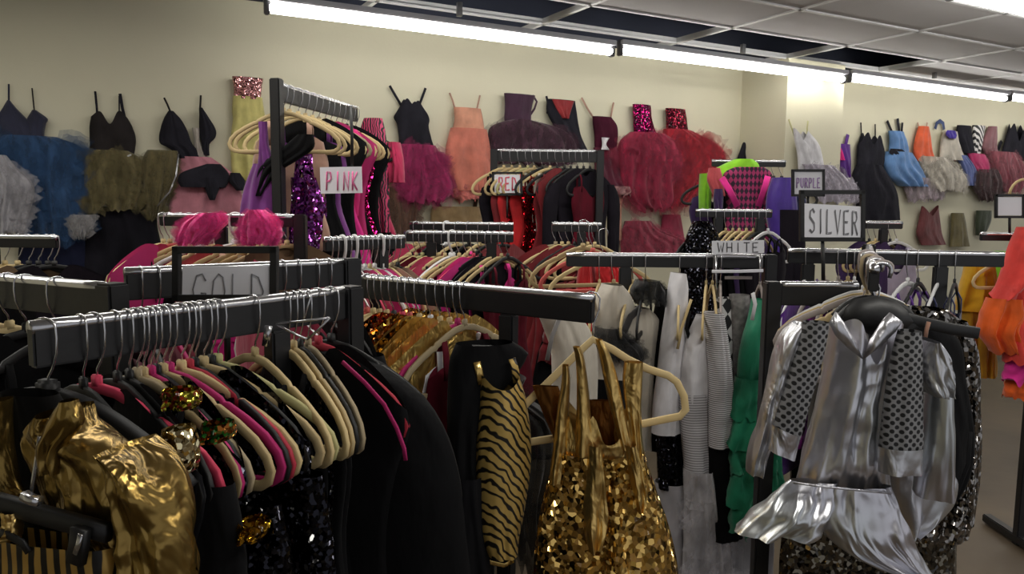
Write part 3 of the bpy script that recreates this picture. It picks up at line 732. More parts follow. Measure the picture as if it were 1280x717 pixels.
# glittering pieces among the black garments
def glitter(label, px, py, Y, yaw, rows, mat, nm='sequin_trim'):
    H = hang_at(px, py, Y, yaw); o = obj('sequin_top', pixsheet(H, rows, off=.01, th=.022, fold=(.006, 3), nv=14), mat, None, H.o, yaw=R(yaw)); tag(o, label, 'top'); return o
glitter('gold sequin shoulder piece beside the pink hanger loop on the gold-sign rail', 222, 560, .93, -30, [(534, 214, 232), (550, 211, 236), (575, 212, 236), (592, 216, 230)], sequin((240, 226, 180), 170.0, (120, 90, 40), .8, .9))
glitter('multicoloured sequin neckline above the beige hangers on the gold-sign rail', 226, 496, 1.02, -30, [(486, 212, 240), (497, 209, 244), (508, 216, 240)], sequin((176, 168, 60), 190.0, (120, 40, 20), .7, .9))
glitter('red and green sequin shoulder just above the beige hanger tips', 272, 538, .98, -30, [(527, 262, 282), (538, 260, 284), (550, 264, 280)], sequin((150, 90, 40), 200.0, (30, 90, 30), .6, .9))
glitter('gold sequin belt on a black dress below the magenta hanger tip', 316, 660, 1.0, -20, [(650, 304, 332), (660, 298, 334), (672, 306, 326)], sequin((206, 160, 50), 170.0, (90, 60, 10), .75, .9))
H = hang_at(200, 640, 1.0, -20)
for (lb, rows, mt, sd) in (('plain black dress hanging below the pink hanger tip', [(600, 228, 290), (650, 226, 300), (717, 224, 306), (790, 222, 310)], BLK, 1),
                   ('black dress with scattered sequins below the magenta hanger tip', [(625, 292, 350), (680, 290, 360), (780, 288, 372)], BLKSHINE, 2),
                   ('black sequin dress below the pale green hanger tip', [(590, 346, 402), (640, 344, 412), (717, 342, 420), (790, 340, 424)], BLKSHINE, 3)):
    o = obj('dress', pixsheet(H, rows, off=-.02 - .07 * (sd - 1), th=.02, fold=(.008, 4), seed=sd), mt, None, H.o, H.yaw); tag(o, lb, 'dress')

# ------------------------------------------------------------------ white and green garments on the white-sign rail
GREY = cloth((132, 128, 126)); GREEN = cloth((10, 128, 92), .6)
Y0 = 2.42
def E_(px, py, dy=0, yaw=25): return hang_at(px, py, Y0 + dy, yaw)
for i, (px, hm, yw) in enumerate([(750, CREAM, 62), (768, CREAM2, 40), (792, CREAM, 58), (808, HBLACK, 60), (850, CREAM, 64), (884, CREAM, 60), (892, CREAM2, 66), (902, HGREY, 62), (952, HGREY, 64)]):
    p = rE.p(rE.t_at(px)); loc = Vector((p.x, p.y, rE.z + .003 - .105))
    hanger('velvet', hm, loc, R(yw + 14), '%s velvet hanger, %s from the left on the white-sign rail' % (HNAME[hm], ORD[i]), 'hangers on the white-sign rail')
H = E_(765, 360, .0)
hero('jacket', 'white feather-trimmed jacket at the left end of the white-sign rail', 'jacket', H, [
 ('sheet', 'body', IVORY, [(355, 758, 772), (368, 748, 785), (390, 743, 792), (425, 742, 795), (470, 744, 800)], {'th': .05, 'off': .02, 'fold': (.012, 4), 'seed': 1}),
 ('strap', 'sleeve', cloth((60, 58, 58)), [(800, 385), (788, 396), (780, 415), (776, 430)], {'w': 8, 'off': .09}),
 ('tulle', 'feather_trim', tulle((24, 24, 26), .85), [(408, 748, 770), (420, 745, 782), (435, 748, 800), (448, 770, 800)], {'off': .06, 'rag': .05, 'seed': 7, 'label': 'black feather trim'})])
H = E_(798, 400, .03)
hero('dress', 'ivory dress with black fur collar, second on the white-sign rail', 'dress', H, [
 ('sheet', 'skirt', IVORY, [(384, 796, 806), (400, 792, 822), (430, 790, 818), (480, 790, 815), (560, 788, 812)], {'th': .04, 'off': .0, 'fold': (.012, 4), 'seed': 2}),
 ('tulle', 'fur_collar', tulle((20, 20, 22), .9), [(350, 800, 818), (362, 792, 828), (378, 796, 830)], {'off': .03, 'rag': .03, 'seed': 3, 'label': 'black fur collar'})])
H = E_(838, 360, .0)
hero('jacket', 'narrow black coat squeezed beside the tall white dress', 'jacket', H, [
 ('sheet', 'body', BLK, [(362, 828, 838), (400, 820, 836), (480, 812, 834), (560, 808, 832)], {'th': .04, 'off': -.05, 'seed': 4})])
hero('dress', 'tall white dress with black sequin skirt on the white-sign rail', 'dress', H, [
 ('sheet', 'bodice', WHITE, [(341, 846, 850), (356, 840, 856), (380, 836, 856), (420, 829, 856), (460, 824, 855), (500, 819, 853), (540, 817, 850)], {'th': .04, 'off': .03, 'fold': (.01, 3), 'seed': 5}),
 ('sheet', 'skirt', BLKSHINE, [(505, 820, 858), (560, 822, 860), (608, 824, 860)], {'th': .03, 'off': .01, 'seed': 6, 'label': 'black sequin skirt'}),
 ('sheet', 'underskirt', cloth((196, 194, 200)), [(600, 822, 862), (640, 828, 866), (690, 832, 870), (740, 834, 872)], {'th': .05, 'off': .0, 'fold': (.015, 5), 'seed': 7}),
 ('strap', 'ribbon', BLK2, [(862, 388), (858, 410), (864, 430), (868, 450)], {'w': 4, 'off': .08}),
 ('strap', 'ribbon', CREAM, [(864, 374), (860, 386), (852, 410), (847, 436)], {'w': 3, 'off': .085})])
H = E_(872, 420, -.02)
hero('dress', 'white dress with grey striped waist and long tulle skirt', 'dress', H, [
 ('sheet', 'bodice', WHITE, [(394, 876, 886), (410, 866, 890), (440, 856, 890), (480, 852, 888), (500, 852, 887)], {'th': .04, 'off': .03, 'fold': (.01, 3), 'seed': 8}),
 ('sheet', 'striped_waist', stripes((150, 148, 150), (214, 212, 216), 'Z', 120, .5, .2), [(490, 851, 888), (540, 854, 888), (590, 858, 890)], {'th': .04, 'off': .032, 'fold': (.006, 3), 'seed': 9}),
 ('tulle', 'skirt', tulle((214, 210, 214), .7), [(585, 858, 890), (630, 858, 900), (680, 856, 910), (740, 852, 920)], {'off': .04, 'seed': 10})])
H = E_(900, 420, -.05)
hero('dress', 'white striped top with plain black skirt on the white-sign rail', 'dress', H, [
 ('sheet', 'bodice', stripes((120, 118, 120), (216, 214, 216), 'Z', 150, .42, .3), [(390, 884, 900), (420, 886, 906), (470, 888, 912), (520, 888, 916), (557, 888, 916)], {'th': .035, 'off': .04, 'fold': (.006, 3), 'seed': 11}),
 ('sheet', 'skirt', BLK, [(553, 888, 917), (610, 890, 922), (672, 890, 926)], {'th': .035, 'off': .03, 'seed': 12, 'label': 'black skirt'})])
H = E_(908, 380, .04)
hero('dress', 'black and white checked dress behind the striped top', 'dress', H, [
 ('sheet', 'body', checker((30, 30, 32), (206, 204, 204), 42), [(372, 896, 918), (400, 894, 922), (450, 896, 924), (520, 900, 926)], {'th': .03, 'off': .0, 'seed': 13})])
H = E_(925, 380, .02)
hero('dress', 'grey patterned dress between the checked dress and the green dress', 'dress', H, [
 ('sheet', 'body', paint((150, 146, 144), .8, 0, 60, .45), [(368, 914, 934), (420, 916, 936), (500, 918, 938), (600, 920, 940)], {'th': .03, 'off': .0, 'seed': 14})])
H = E_(950, 380, -.04)
hero('dress', 'emerald green ruffled dress at the right end of the white-sign rail', 'dress', H, [
 ('sheet', 'bodice', GREEN, [(374, 946, 958), (392, 942, 960), (420, 932, 958), (450, 926, 958), (490, 923, 962)], {'th': .04, 'off': .03, 'fold': (.012, 4), 'seed': 15}),
 ('strap', 'trim', WHITE, [(941, 366), (944, 380), (940, 400)], {'w': 4, 'off': .08})] +
 [('sheet', 'ruffle', GREEN, [(470 + i * 36, 924 - i * .5, 962 + i * 2), (490 + i * 36, 919 - i, 968 + i * 2), (518 + i * 36, 915 - (i % 2) * 4, 972 + (i % 2) * 4)], {'th': .05, 'off': .04 + .004 * i, 'fold': (.018, 7), 'seed': 20 + i, 'nv': 10, 'rag': .03, 'flare': .5, 'nu': 34}) for i in range(5)])
H = E_(920, 640, .12)
hero('dress', 'pale grey full-length dress whose hem shows below the green dress', 'dress', H, [
 ('sheet', 'skirt', cloth((178, 176, 180)), [(560, 885, 950), (640, 876, 960), (760, 862, 962)], {'th': .07, 'off': .0, 'fold': (.02, 5), 'seed': 31})])
# white pieces at the near end of the centre rail
H = hang_at(700, 415, 2.1, 20)
hero('dress', 'white dress with grey collar just behind the near end of the centre rail', 'dress', H, [
 ('sheet', 'bodice', IVORY, [(394, 674, 724), (410, 680, 735), (440, 690, 745), (520, 690, 745)], {'th': .04, 'off': .0, 'seed': 33}),
 ('strap', 'sash', GREY, [(700, 396), (690, 420), (684, 450)], {'w': 5, 'off': .05})])

# ------------------------------------------------------------------ silver outfit at the front right
loc = rS.p(0.06); HS = Hang(Vector((loc.x, loc.y - .02, rS.z - .10)), R(-2))
ME_HOOKB = hook_mb(.0038).mesh('hook'); ME_HOOKB.materials.append(CHROME)
for i in range(8):
    p = rS.p(.03 + i * .075) + Vector((rnd.uniform(-.012, .012), 0, 0)); hm = (HBLACK, HBLACK, HGREY, CREAM2, TAUPE, HGREY, CREAM2, HWHITE)[i]
    hanger('child' if i < 2 else 'velvet', hm, Vector((p.x, p.y, rS.z + .003 - .105)), R((-3, -8, 14, 6, 10, 3, -6, 0)[i]), '%s hanger, %s from the front in the bunch above the silver outfit' % (HNAME[hm], ORD[i]), 'bunched hangers above the silver outfit', roll=R((2, 5, -3, 2, -2, 3, 0, 0)[i]))
for o in list(COL.objects):
    if o.type == 'MESH' and o.name.startswith('hook') and o.parent and 'bunch above' in o.parent.get('label', ''):
        o.data = ME_HOOKB; o.material_slots[0].link = 'OBJECT'; o.material_slots[0].material = (CHROME, HGREY, TAUPE, HGREY)[int(o.parent.name[-1]) % 4]
hero('dress', 'silver metallic shirt dress with pointed collar and flared peplum hem, front right', 'dress', HS, [
 ('sheet', 'body', SILVER, [(404, 1040, 1126), (425, 1037, 1122), (470, 1030, 1113), (520, 1018, 1106), (570, 1006, 1108), (612, 992, 1116, .03)], {'th': .05, 'off': .06, 'fold': (.014, 4), 'seed': 12, 'nu': 60, 'nv': 50, 'crumple': .010, 'top': [(-1, .0), (-.45, .01), (0, -.07), (.45, .01), (1, 0)], 'topb': [(-1, 0), (0, .005), (1, 0)]}),
 ('poly', 'collar', SILVERW, [(1046, 390), (1056, 404), (1068, 424), (1079, 449), (1062, 436), (1046, 420), (1038, 404)], {'off': .125, 'th': .008}),
 ('poly', 'collar', SILVERW, [(1114, 391), (1128, 402), (1120, 414), (1104, 430), (1080, 449), (1090, 424), (1104, 402)], {'off': .125, 'th': .008}),
 ('sheet', 'back_neck', cloth((120, 116, 116)), [(396, 1054, 1108), (412, 1056, 1106), (432, 1064, 1096)], {'th': .01, 'off': .03}),
 ('sheet', 'peplum', SILVER, [(600, 988, 1046, .02), (618, 968, 1042, .03), (640, 944, 1036), (656, 926, 1032), (663, 918, 1026)], {'th': .05, 'off': .09, 'fold': (.02, 3), 'seed': 14, 'nu': 50, 'nv': 40, 'crumple': .008, 'flare': .6}),
 ('sheet', 'peplum', SILVER, [(606, 1038, 1114, .02), (630, 1030, 1122, .03), (655, 1026, 1134), (680, 1042, 1146), (700, 1082, 1156), (712, 1122, 1162)], {'th': .05, 'off': .10, 'fold': (.02, 4), 'seed': 15, 'nu': 50, 'nv': 40, 'crumple': .008, 'flare': .6}),
 ('strap', 'seam', SILVERW, [(992, 603), (1030, 608), (1070, 612), (1114, 616)], {'w': 2.5, 'off': .13})])
DOT = dotted((120, 120, 122), (10, 10, 12), 88, .36)
hero('jacket', 'silver jacket with puffed sleeves and black dotted front panels over the silver dress', 'jacket', HS, [
 ('sheet', 'front_panel', DOT, [(402, 1004, 1036), (430, 996, 1032), (470, 985, 1022), (510, 973, 1009), (545, 965, 998)], {'th': .022, 'off': .135, 'fold': (.005, 2), 'seed': 2, 'hem': [(-1, .012), (1, -.012)], 'label': 'black dotted panel'}),
 ('sheet', 'hem_band', SILVERW, [(536, 964, 1000), (552, 961, 997), (566, 958, 993)], {'th': .025, 'off': .138, 'fold': (.004, 2), 'seed': 3, 'nv': 8, 'top': [(-1, .01), (1, -.012)], 'hem': [(-1, .01), (1, -.012)], 'label': 'silver hem band'}),
 ('sheet', 'front_panel', DOT, [(413, 1124, 1150), (440, 1116, 1152), (490, 1106, 1154), (540, 1100, 1154), (562, 1098, 1153)], {'th': .022, 'off': .135, 'fold': (.005, 2), 'seed': 5, 'label': 'black dotted panel'}),
 ('sheet', 'hem_band', SILVERW, [(558, 1098, 1153), (575, 1098, 1152), (590, 1098, 1151)], {'th': .025, 'off': .138, 'fold': (.004, 2), 'seed': 6, 'nv': 8, 'label': 'silver hem band'}),
 ('sheet', 'sleeve', SILVERW, [(404, 992, 1008), (416, 978, 1004), (440, 968, 996), (470, 961, 988), (500, 953, 980), (540, 944, 970), (575, 936, 958), (590, 934, 954)], {'th': .035, 'off': .10, 'fold': (.012, 3), 'seed': 8, 'nv': 40, 'crumple': .012}),
 ('sheet', 'puff_sleeve', SILVERW, [(424, 1152, 1166), (436, 1148, 1177), (455, 1146, 1186), (475, 1148, 1188), (490, 1156, 1186)], {'th': .045, 'off': .11, 'fold': (.016, 5), 'seed': 9, 'crumple': .015}),
 ('sheet', 'sleeve', SILVER, [(486, 1157, 1186), (530, 1154, 1188), (570, 1150, 1190), (600, 1147, 1191), (619, 1145, 1192)], {'th': .04, 'off': .10, 'fold': (.01, 2), 'seed': 10})])
HS2 = Hang(HS.o + Vector((.02, .12, 0)), R(-2))
hero('dress', 'second silver metallic dress with black edging tucked behind the silver jacket', 'dress', HS2, [
 ('sheet', 'skirt', SILVER, [(560, 1112, 1150), (590, 1114, 1192), (620, 1116, 1192), (645, 1118, 1172), (663, 1122, 1144)], {'th': .04, 'off': .08, 'fold': (.014, 3), 'seed': 3}),
 ('strap', 'edging', BLK, [(1213, 540), (1210, 580), (1196, 615), (1172, 645), (1146, 666), (1124, 668)], {'w': 5, 'off': .07})])
HS3 = Hang(HS.o + Vector((.05, .26, 0)), R(-4))
hero('dress', 'silver sequin dress showing along the right side of the silver outfit', 'dress', HS3, [
 ('sheet', 'body', SILVSEQ, [(385, 1130, 1180), (398, 1120, 1200), (430, 1130, 1216), (500, 1140, 1222), (580, 1140, 1222), (640, 1130, 1214), (668, 1120, 1208)], {'th': .05, 'off': .02, 'fold': (.014, 4), 'seed': 4}),
 ('sheet', 'sleeve', SILVSEQ, [(400, 1188, 1206), (440, 1196, 1221), (520, 1198, 1223), (600, 1196, 1220), (655, 1192, 1214)], {'th': .03, 'off': .05, 'fold': (.008, 3), 'seed': 5})])
HS4 = Hang(HS.o + Vector((-.02, .34, 0)), R(0))
hero('dress', 'long grey sequin dress hanging lowest behind the silver outfit', 'dress', HS4, [
 ('sheet', 'bodice', cloth((70, 66, 62)), [(420, 1010, 1160), (520, 1010, 1180), (630, 1000, 1190)], {'th': .04, 'off': .0, 'seed': 6}),
 ('sheet', 'skirt', sequin((110, 104, 92), 110.0, (40, 36, 30), .7, .85), [(620, 985, 1195), (660, 978, 1196), (717, 972, 1196), (760, 970, 1196)], {'th': .05, 'off': .01, 'fold': (.014, 5), 'seed': 7})])
HS5 = Hang(HS.o + Vector((.06, .18, 0)), R(-3))
hero('jacket', 'plain black jacket just behind the right silver sleeve', 'jacket', HS5, [
 ('sheet', 'body', BLK, [(400, 1095, 1170), (425, 1090, 1200), (470, 1120, 1206), (540, 1140, 1216), (600, 1140, 1208), (640, 1120, 1180)], {'th': .035, 'off': .0, 'seed': 8})])
ht = thing('clothes_hanger', 'long flat black hanger arm jutting right above the right silver sleeve', 'hanger', HS.o, HS.yaw)
mb = MB(); mb.tube(HS.pts([(1118, 392), (1150, 402), (1190, 411), (1222, 416)], .01), 0, 10, False, (.024, .014)); obj('bar', mb, BLACKF, ht)
obj('yoke', pixpoly(HS, [(1056, 400), (1060, 385), (1074, 374), (1098, 370), (1120, 376), (1134, 388), (1142, 402), (1130, 414), (1098, 420), (1066, 413)], .04, .014), BLACKF, ht)
mb = MB(); mb.tube(HS.pts([(1094, 346), (1100, 360), (1097, 375), (1106, 386), (1120, 392)], .012), .002, 8); obj('hook', mb, CHROME, ht)
mb = MB(); mb.tube(HS.pts([(1161, 402), (1158, 412), (1156, 426)], .03), 0, 8, False, (.008, .004))
tag(obj('ribbon_loop', mb, cloth((150, 110, 90)), None, HS.o, HS.yaw), 'tan hanging loop between the black hanger arm and the puffed sleeve', 'ribbon')
# ------------------------------------------------------------------ signs
F_ = {
 'G': [[(.95, .8), (.7, 1), (.3, .95), (.05, .55), (.2, .1), (.6, 0), (.95, .25), (.95, .45), (.6, .45)]],
 'O': [[(.5, 1), (.15, .8), (.05, .4), (.3, .02), (.7, .05), (.95, .5), (.8, .9), (.5, 1)]],
 'L': [[(.15, 1), (.1, 0), (.9, .03)]], 'D': [[(.1, 0), (.12, 1), (.6, .9), (.95, .5), (.7, .1), (.1, 0)]],
 'P': [[(.1, 0), (.15, 1), (.75, .95), (.85, .65), (.6, .5), (.14, .48)]], 'I': [[(.5, 0), (.5, 1)]],
 'N': [[(.1, 0), (.1, 1), (.85, 0), (.9, 1)]], 'K': [[(.12, 0), (.12, 1)], [(.85, .98), (.14, .45), (.9, 0)]],
 'R': [[(.1, 0), (.12, 1), (.75, .95), (.85, .7), (.6, .52), (.12, .5)], [(.45, .5), (.92, 0)]],
 'E': [[(.9, 1), (.12, .98), (.1, 0), (.92, .03)], [(.1, .52), (.75, .52)]],
 'S': [[(.9, .85), (.6, 1), (.2, .9), (.15, .65), (.5, .52), (.85, .38), (.85, .12), (.5, 0), (.1, .12)]],
 'V': [[(.05, 1), (.5, 0), (.95, 1)]], 'W': [[(.02, 1), (.25, 0), (.5, .7), (.75, 0), (.98, 1)]],
 'H': [[(.12, 0), (.12, 1)], [(.88, 0), (.88, 1)], [(.12, .5), (.88, .5)]], 'T': [[(.05, 1), (.95, 1)], [(.5, 1), (.5, 0)]],
 'U': [[(.1, 1), (.12, .2), (.5, 0), (.88, .2), (.9, 1)]],
}
def sign(label, px, py, Y, yaw, frame, paper, text, tbox, ink, lw, double=False, pole=None, fw=4.5, tilt=0):
    H = hang_at(px, py, Y, yaw); t = thing('rack_sign', label, 'sign', H.o, H.yaw)
    if frame:
        x0, y0, x1, y1 = frame; q = [H.loc(x, y) for x, y in ((x0, y0), (x1, y0), (x1, y1), (x0, y1))]; w_ = fw * H.k()
        mb = MB()
        for i in range(4):
            a, b = q[i], q[(i + 1) % 4]; c = ((a[0] + b[0]) / 2, 0, (a[1] + b[1]) / 2)
            L = math.dist(a, b); an = math.atan2(b[1] - a[1], b[0] - a[0])
            mb.box(c, (L + w_, .014, w_), Matrix.Rotation(-an, 3, 'Y'), .001)
        obj('frame', mb, BLACKF, t, smooth=False)
    mb = MB(); q = [H.loc(*p) for p in paper]; n = len(q)
    mb.add([(x, -.002, z) for x, z in q] + [(x, .002, z) for x, z in q], [tuple(range(n)), tuple(range(2 * n - 1, n - 1, -1))] + [(i, i + n, (i + 1) % n + n, (i + 1) % n) for i in range(n)])
    obj('paper', mb, PAPER, t, smooth=False)
    if text:
        x0, y0, x1, y1 = tbox; mb = MB(); n = len(text); cw = (x1 - x0) / n
        for i, ch in enumerate(text):
            for ox, oy, sx in ([(0, 0, 1)] if not double else [(0, 0, 1), (.09, -.05, .93)]):
                for pl in F_[ch]:
                    ps = [(x0 + cw * (i + .1 + .74 * (u * sx + ox)), y1 - (y1 - y0) * (v * (1 if not double else .95) - oy) + tilt * (i - n / 2)) for u, v in pl]
                    ps3 = H.pts(ps, .0035); mb.tube(ps3, 0, 6, False, (lw * H.k(), .0015))
        obj('lettering', mb, ink, t)
    if pole:
        mb = MB(); mb.tube(H.pts(pole, -.006), .006, 8); obj('sign_pole', mb, BLACKF, t)
    return t
INKK = paint((62, 62, 66), .8); INKP = paint((226, 110, 160), .8); INKR = paint((214, 90, 110), .8); INKV = paint((150, 120, 170), .8); INKG = paint((120, 120, 124), .8)
sign('black framed paper sign reading GOLD in thin grey letters', 284, 345, 1.38, -8, (221, 312, 343, 372), [(229, 333), (336, 332), (336, 388), (228, 390)], 'GOLD', (238, 342, 334, 386), INKG, 1.6, pole=[(284, 374), (284, 420), (285, 470)], fw=8)
sign('white paper sign with PINK handwritten in pale pink letters', 426, 225, 2.84, -3, None, [(400, 209), (452, 208), (453, 241), (401, 242)], 'PINK', (406, 214, 449, 238), INKP, 1.3, double=True, pole=[(440, 209), (440, 170), (438, 132)])
sign('small framed paper sign with RED in pink and red letters', 634, 229, 4.18, 0, (616, 216, 652, 243), [(618, 218), (650, 218), (650, 241), (618, 241)], 'RED', (622, 221, 647, 238), INKR, 1.2, double=True, pole=[(634, 243), (634, 260), (634, 272)], fw=2.5)
sign('grey paper sign folded over the rail, with scribbled WHITE lettering', 922, 309, 2.46, 2, None, [(890, 301), (955, 300), (955, 316), (890, 318)], 'WHITE', (896, 303, 950, 315), INKK, 1.1, double=False, pole=[(894, 318), (895, 330), (895, 342)])
sign('black framed paper sign reading SILVER in outlined capitals', 1038, 268, 2.42, 6, (1002, 240, 1078, 299), [(1005, 254), (1077, 258), (1075, 298), (1003, 296)], 'SILVER', (1010, 262, 1074, 293), INKG, 1.2, double=True, pole=[(1028, 299), (1029, 330), (1029, 350)], fw=5, tilt=.6)
sign('framed paper sign with PURPLE in faint violet scribbles, left of the SILVER sign', 1010, 228, 3.4, 3, (991, 213, 1029, 244), [(992, 214), (1028, 214), (1028, 243), (992, 243)], 'PURPLE', (995, 222, 1026, 235), INKV, 1.0, double=True, pole=[(1010, 244), (1010, 270), (1010, 300)], fw=3)
sign('small framed blank paper sign at the far right edge', 1261, 257, 3.45, 0, (1245, 244, 1279, 271), [(1247, 246), (1277, 246), (1277, 269), (1247, 269)], None, None, None, 1, pole=[(1262, 271), (1262, 280), (1262, 291)], fw=3)
# small clear acrylic strip below the WHITE sign
H = hang_at(922, 339, 2.46, 2)
hero('sign_holder', 'wire sign holder hanging under the folded WHITE sign on the white-sign rail', 'sign holder', H, [
 ('strap', 'wire', CHROME, [(895, 318), (895, 345), (896, 372)], {'w': 2, 'off': .02, 'th': .004}), ('strap', 'wire', CHROME, [(950, 318), (950, 335), (950, 352)], {'w': 2, 'off': .02, 'th': .004}),
 ('strap', 'label_strip', PAPER, [(890, 339), (922, 339), (954, 338)], {'w': 4, 'off': .024}), ('strap', 'label_strip', HGREY, [(906, 347), (940, 347)], {'w': 4, 'off': .0})])

# ------------------------------------------------------------------ racks further back
def W_(*seq): return list(seq)
SALM = cloth((206, 84, 90)); ROSE = cloth((196, 44, 90)); LILAC = cloth((120, 52, 132)); DARK = cloth((30, 26, 34)); DKPURP = cloth((58, 30, 86)); BRONZE = cloth((120, 96, 70)); NUDE = cloth((190, 150, 130))
REDSEQ = sequin((160, 20, 30), 150.0, (50, 6, 10), .75, .8); PURSEQ = sequin((150, 70, 160), 110.0, (84, 34, 96), .6, .8); HOTSEQ = sequin((226, 40, 130), 140.0, (120, 14, 60), .7, .8)
LIME = cloth((140, 210, 40)); NAVY = cloth((34, 40, 84)); TEAL = cloth((12, 120, 90))
# left edge rack (C) and the one behind it (N)
fill(rC, 'the left-edge rail with bare hooks', [
 (-34, 'velvet', CREAM, 'dress', BLK, 'black', {}), (-14, 'velvet', CREAM2, 'leotard', GREENSEQ, 'green sequin', {}), (8, 'velvet', CREAM, 'dress', BLK, 'black', {'yaw': 0}), (30, 'velvet', HBLACK, 'top', BLK, 'black', {'ln': .5}), (70, 'velvet', HBLACK, 'dress', BLK, 'black', {})], None, 4)
fill(rN, 'the left rail below the grey tulle', [
 (-12, 'velvet', HBLACK, 'dress', BLK, 'black', {}), (4, 'velvet', CREAM, 'top', DKRED, 'dark red', {}), (20, 'velvet', CREAM, 'dress', DARK, 'dark', {}), (34, 'velvet', HBLACK, 'top', BRONZE, 'brown', {}), (46, 'velvet', HBLACK, 'leotard', TEAL, 'emerald green', {}), (58, 'velvet', HBLACK, 'dress', BLK, 'black', {}), (66, 'velvet', HBLACK, 'jacket', DARK, 'dark grey', {})], None, 6, yaw=R(14))
fill(rB, 'the dark rail behind the GOLD sign', [
 (175, 'velvet', HBLACK, 'dress', BLK, 'black', {}), (196, 'velvet', HMAG, 'top', ROSE, 'magenta', {}), (352, 'velvet', HWHITE, 'top', ROSE, 'rose pink', {'yaw': 4}), (372, 'velvet', HBLACK, 'dress', BLK, 'black', {}), (395, 'velvet', HBLACK, 'dress', BLK, 'black', {}), (410, 'velvet', HBLACK, 'jacket', BLK, 'black', {})], None, 5)
fill(rI, 'the rail with hot pink feathers', [
 (203, 'velvet', CREAM, 'top', HMAG, 'magenta', {'yaw': 30}), (211, 'velvet', CREAM2, 'leotard', BLK, 'black', {'yaw': 20}), (224, 'velvet', HSALMON, 'top', ROSE, 'rose pink', {}), (236, 'velvet', CREAM, 'ruffled_dress', HOT, 'hot pink feathery', {}), (250, 'velvet', CREAM2, 'leotard', NUDE, 'nude pink', {}), (262, 'velvet', HWHITE, 'dress', BLK, 'black', {}), (275, 'velvet', CREAM, 'leotard', NUDE, 'nude pink', {}), (294, 'plastic', HWHITE, 'top', SALM, 'salmon', {}), (306, 'velvet', CREAM, 'leotard', NUDE, 'nude pink', {}), (322, 'velvet', CREAM2, 'ruffled_dress', HOT, 'hot pink feathery', {}), (336, 'velvet', CREAM, 'dress', BRONZE, 'bronze', {}), (348, 'velvet', CREAM2, 'leotard', ROSE, 'rose pink', {}), (358, 'velvet', CREAM, 'top', BRONZE, 'bronze', {})], None, 8, yaw=R(28))
fill(rJ, 'the rail below the PINK sign', [
 (412, 'velvet', HWHITE, 'dress', BLK, 'black', {}), (420, 'velvet', HSALMON, 'top', ROSE, 'rose pink', {}), (428, 'plastic', HWHITE, 'top', BLK, 'black', {}), (436, 'velvet', HPINK, 'leotard', ROSE, 'rose pink', {}), (443, 'plastic', HWHITE, 'top', ROSE, 'rose pink', {}), (450, 'velvet', HWHITE, 'leotard', SALM, 'salmon', {}), (456, 'velvet', HWHITE, 'top', HOT, 'hot pink', {}), (462, 'velvet', CREAM, 'leotard', SALM, 'salmon', {}), (468, 'velvet', HWHITE, 'top', HOT, 'hot pink', {}), (476, 'plastic', HWHITE, 'dress', BLK, 'black', {}), (483, 'velvet', CREAM, 'dress', MAROON, 'maroon', {}), (490, 'velvet', TAUPE, 'top', NUDE, 'pale pink', {}), (497, 'velvet', HBLACK, 'dress', BLK, 'black', {})], None, 6)
fill(rK, 'the front rail below the peach dress', [
 (512, 'velvet', CREAM, 'dress', BLK, 'black', {}), (520, 'velvet', CREAM2, 'leotard', SALM, 'salmon', {}), (528, 'velvet', PALE, 'top', MAROON, 'maroon', {}), (537, 'velvet', CREAM, 'dress', BLK, 'black', {}), (546, 'velvet', CREAM2, 'top', ROSE, 'rose pink', {'ln': .5}), (556, 'velvet', CREAM, 'dress', BLK, 'black', {}), (565, 'plastic', HWHITE, 'leotard', HOT, 'hot pink', {}), (574, 'velvet', CREAM, 'dress', BLK, 'black', {}), (583, 'velvet', CREAM2, 'leotard', SALM, 'salmon', {}), (592, 'velvet', HPINK, 'top', HOT, 'hot pink', {'ln': .5}), (601, 'velvet', HBLACK, 'dress', BLK, 'black', {}), (610, 'velvet', HBLACK, 'top', DARK, 'dark', {}), (618, 'velvet', CREAM, 'leotard', HOT, 'hot pink', {}), (627, 'velvet', CREAM2, 'dress', BLK, 'black', {}), (635, 'velvet', HBLACK, 'dress', MAROON, 'maroon', {})], None, 8, yaw=R(48))
fill(rK2, 'the rear rail below the peach dress', [
 (520, 'velvet', CREAM, 'top', ROSE, 'rose pink', {}), (532, 'velvet', CREAM2, 'dress', DARK, 'dark', {}), (545, 'velvet', HBLACK, 'dress', BLK, 'black', {}), (558, 'plastic', HWHITE, 'top', BLK, 'black', {}), (572, 'velvet', CREAM, 'dress', MAROON, 'maroon', {}), (586, 'velvet', HBLACK, 'dress', BLK, 'black', {}), (600, 'velvet', CREAM, 'leotard', HOT, 'hot pink', {}), (614, 'velvet', HBLACK, 'dress', BLK, 'black', {}), (628, 'velvet', HBLACK, 'top', DKRED, 'dark red', {})], None, 8, yaw=R(52))
fill(rP, 'the tall pink-sign rail', [
 (361, 'velvet', CREAM2, 'leotard', NUDE, 'pale pink', {}), (372, 'velvet', CREAM, 'dress', BLK, 'black', {}), (381, 'velvet', CREAM2, 'dress', LILAC, 'purple', {}), (390, 'velvet', CREAM, 'top', BLK, 'black', {}), (398, 'velvet', TAUPE, 'dress', HOT, 'hot pink', {}), (406, 'velvet', CREAM, 'top', HMAG, 'magenta', {}), (413, 'velvet', CREAM2, 'dress', BLK, 'black', {}), (420, 'velvet', CREAM, 'dress', HOTSEQ, 'hot pink sequin', {}), (427, 'velvet', CREAM2, 'top', BLK, 'black', {}), (433, 'velvet', HBLACK, 'dress', BLK, 'black', {}), (439, 'velvet', CREAM, 'dress', BLK, 'black', {}), (444, 'velvet', HBLACK, 'dress', ROSE, 'rose pink', {})], None, 5, yaw=R(-4))
H = hang_at(372, 140, 2.94, -6)
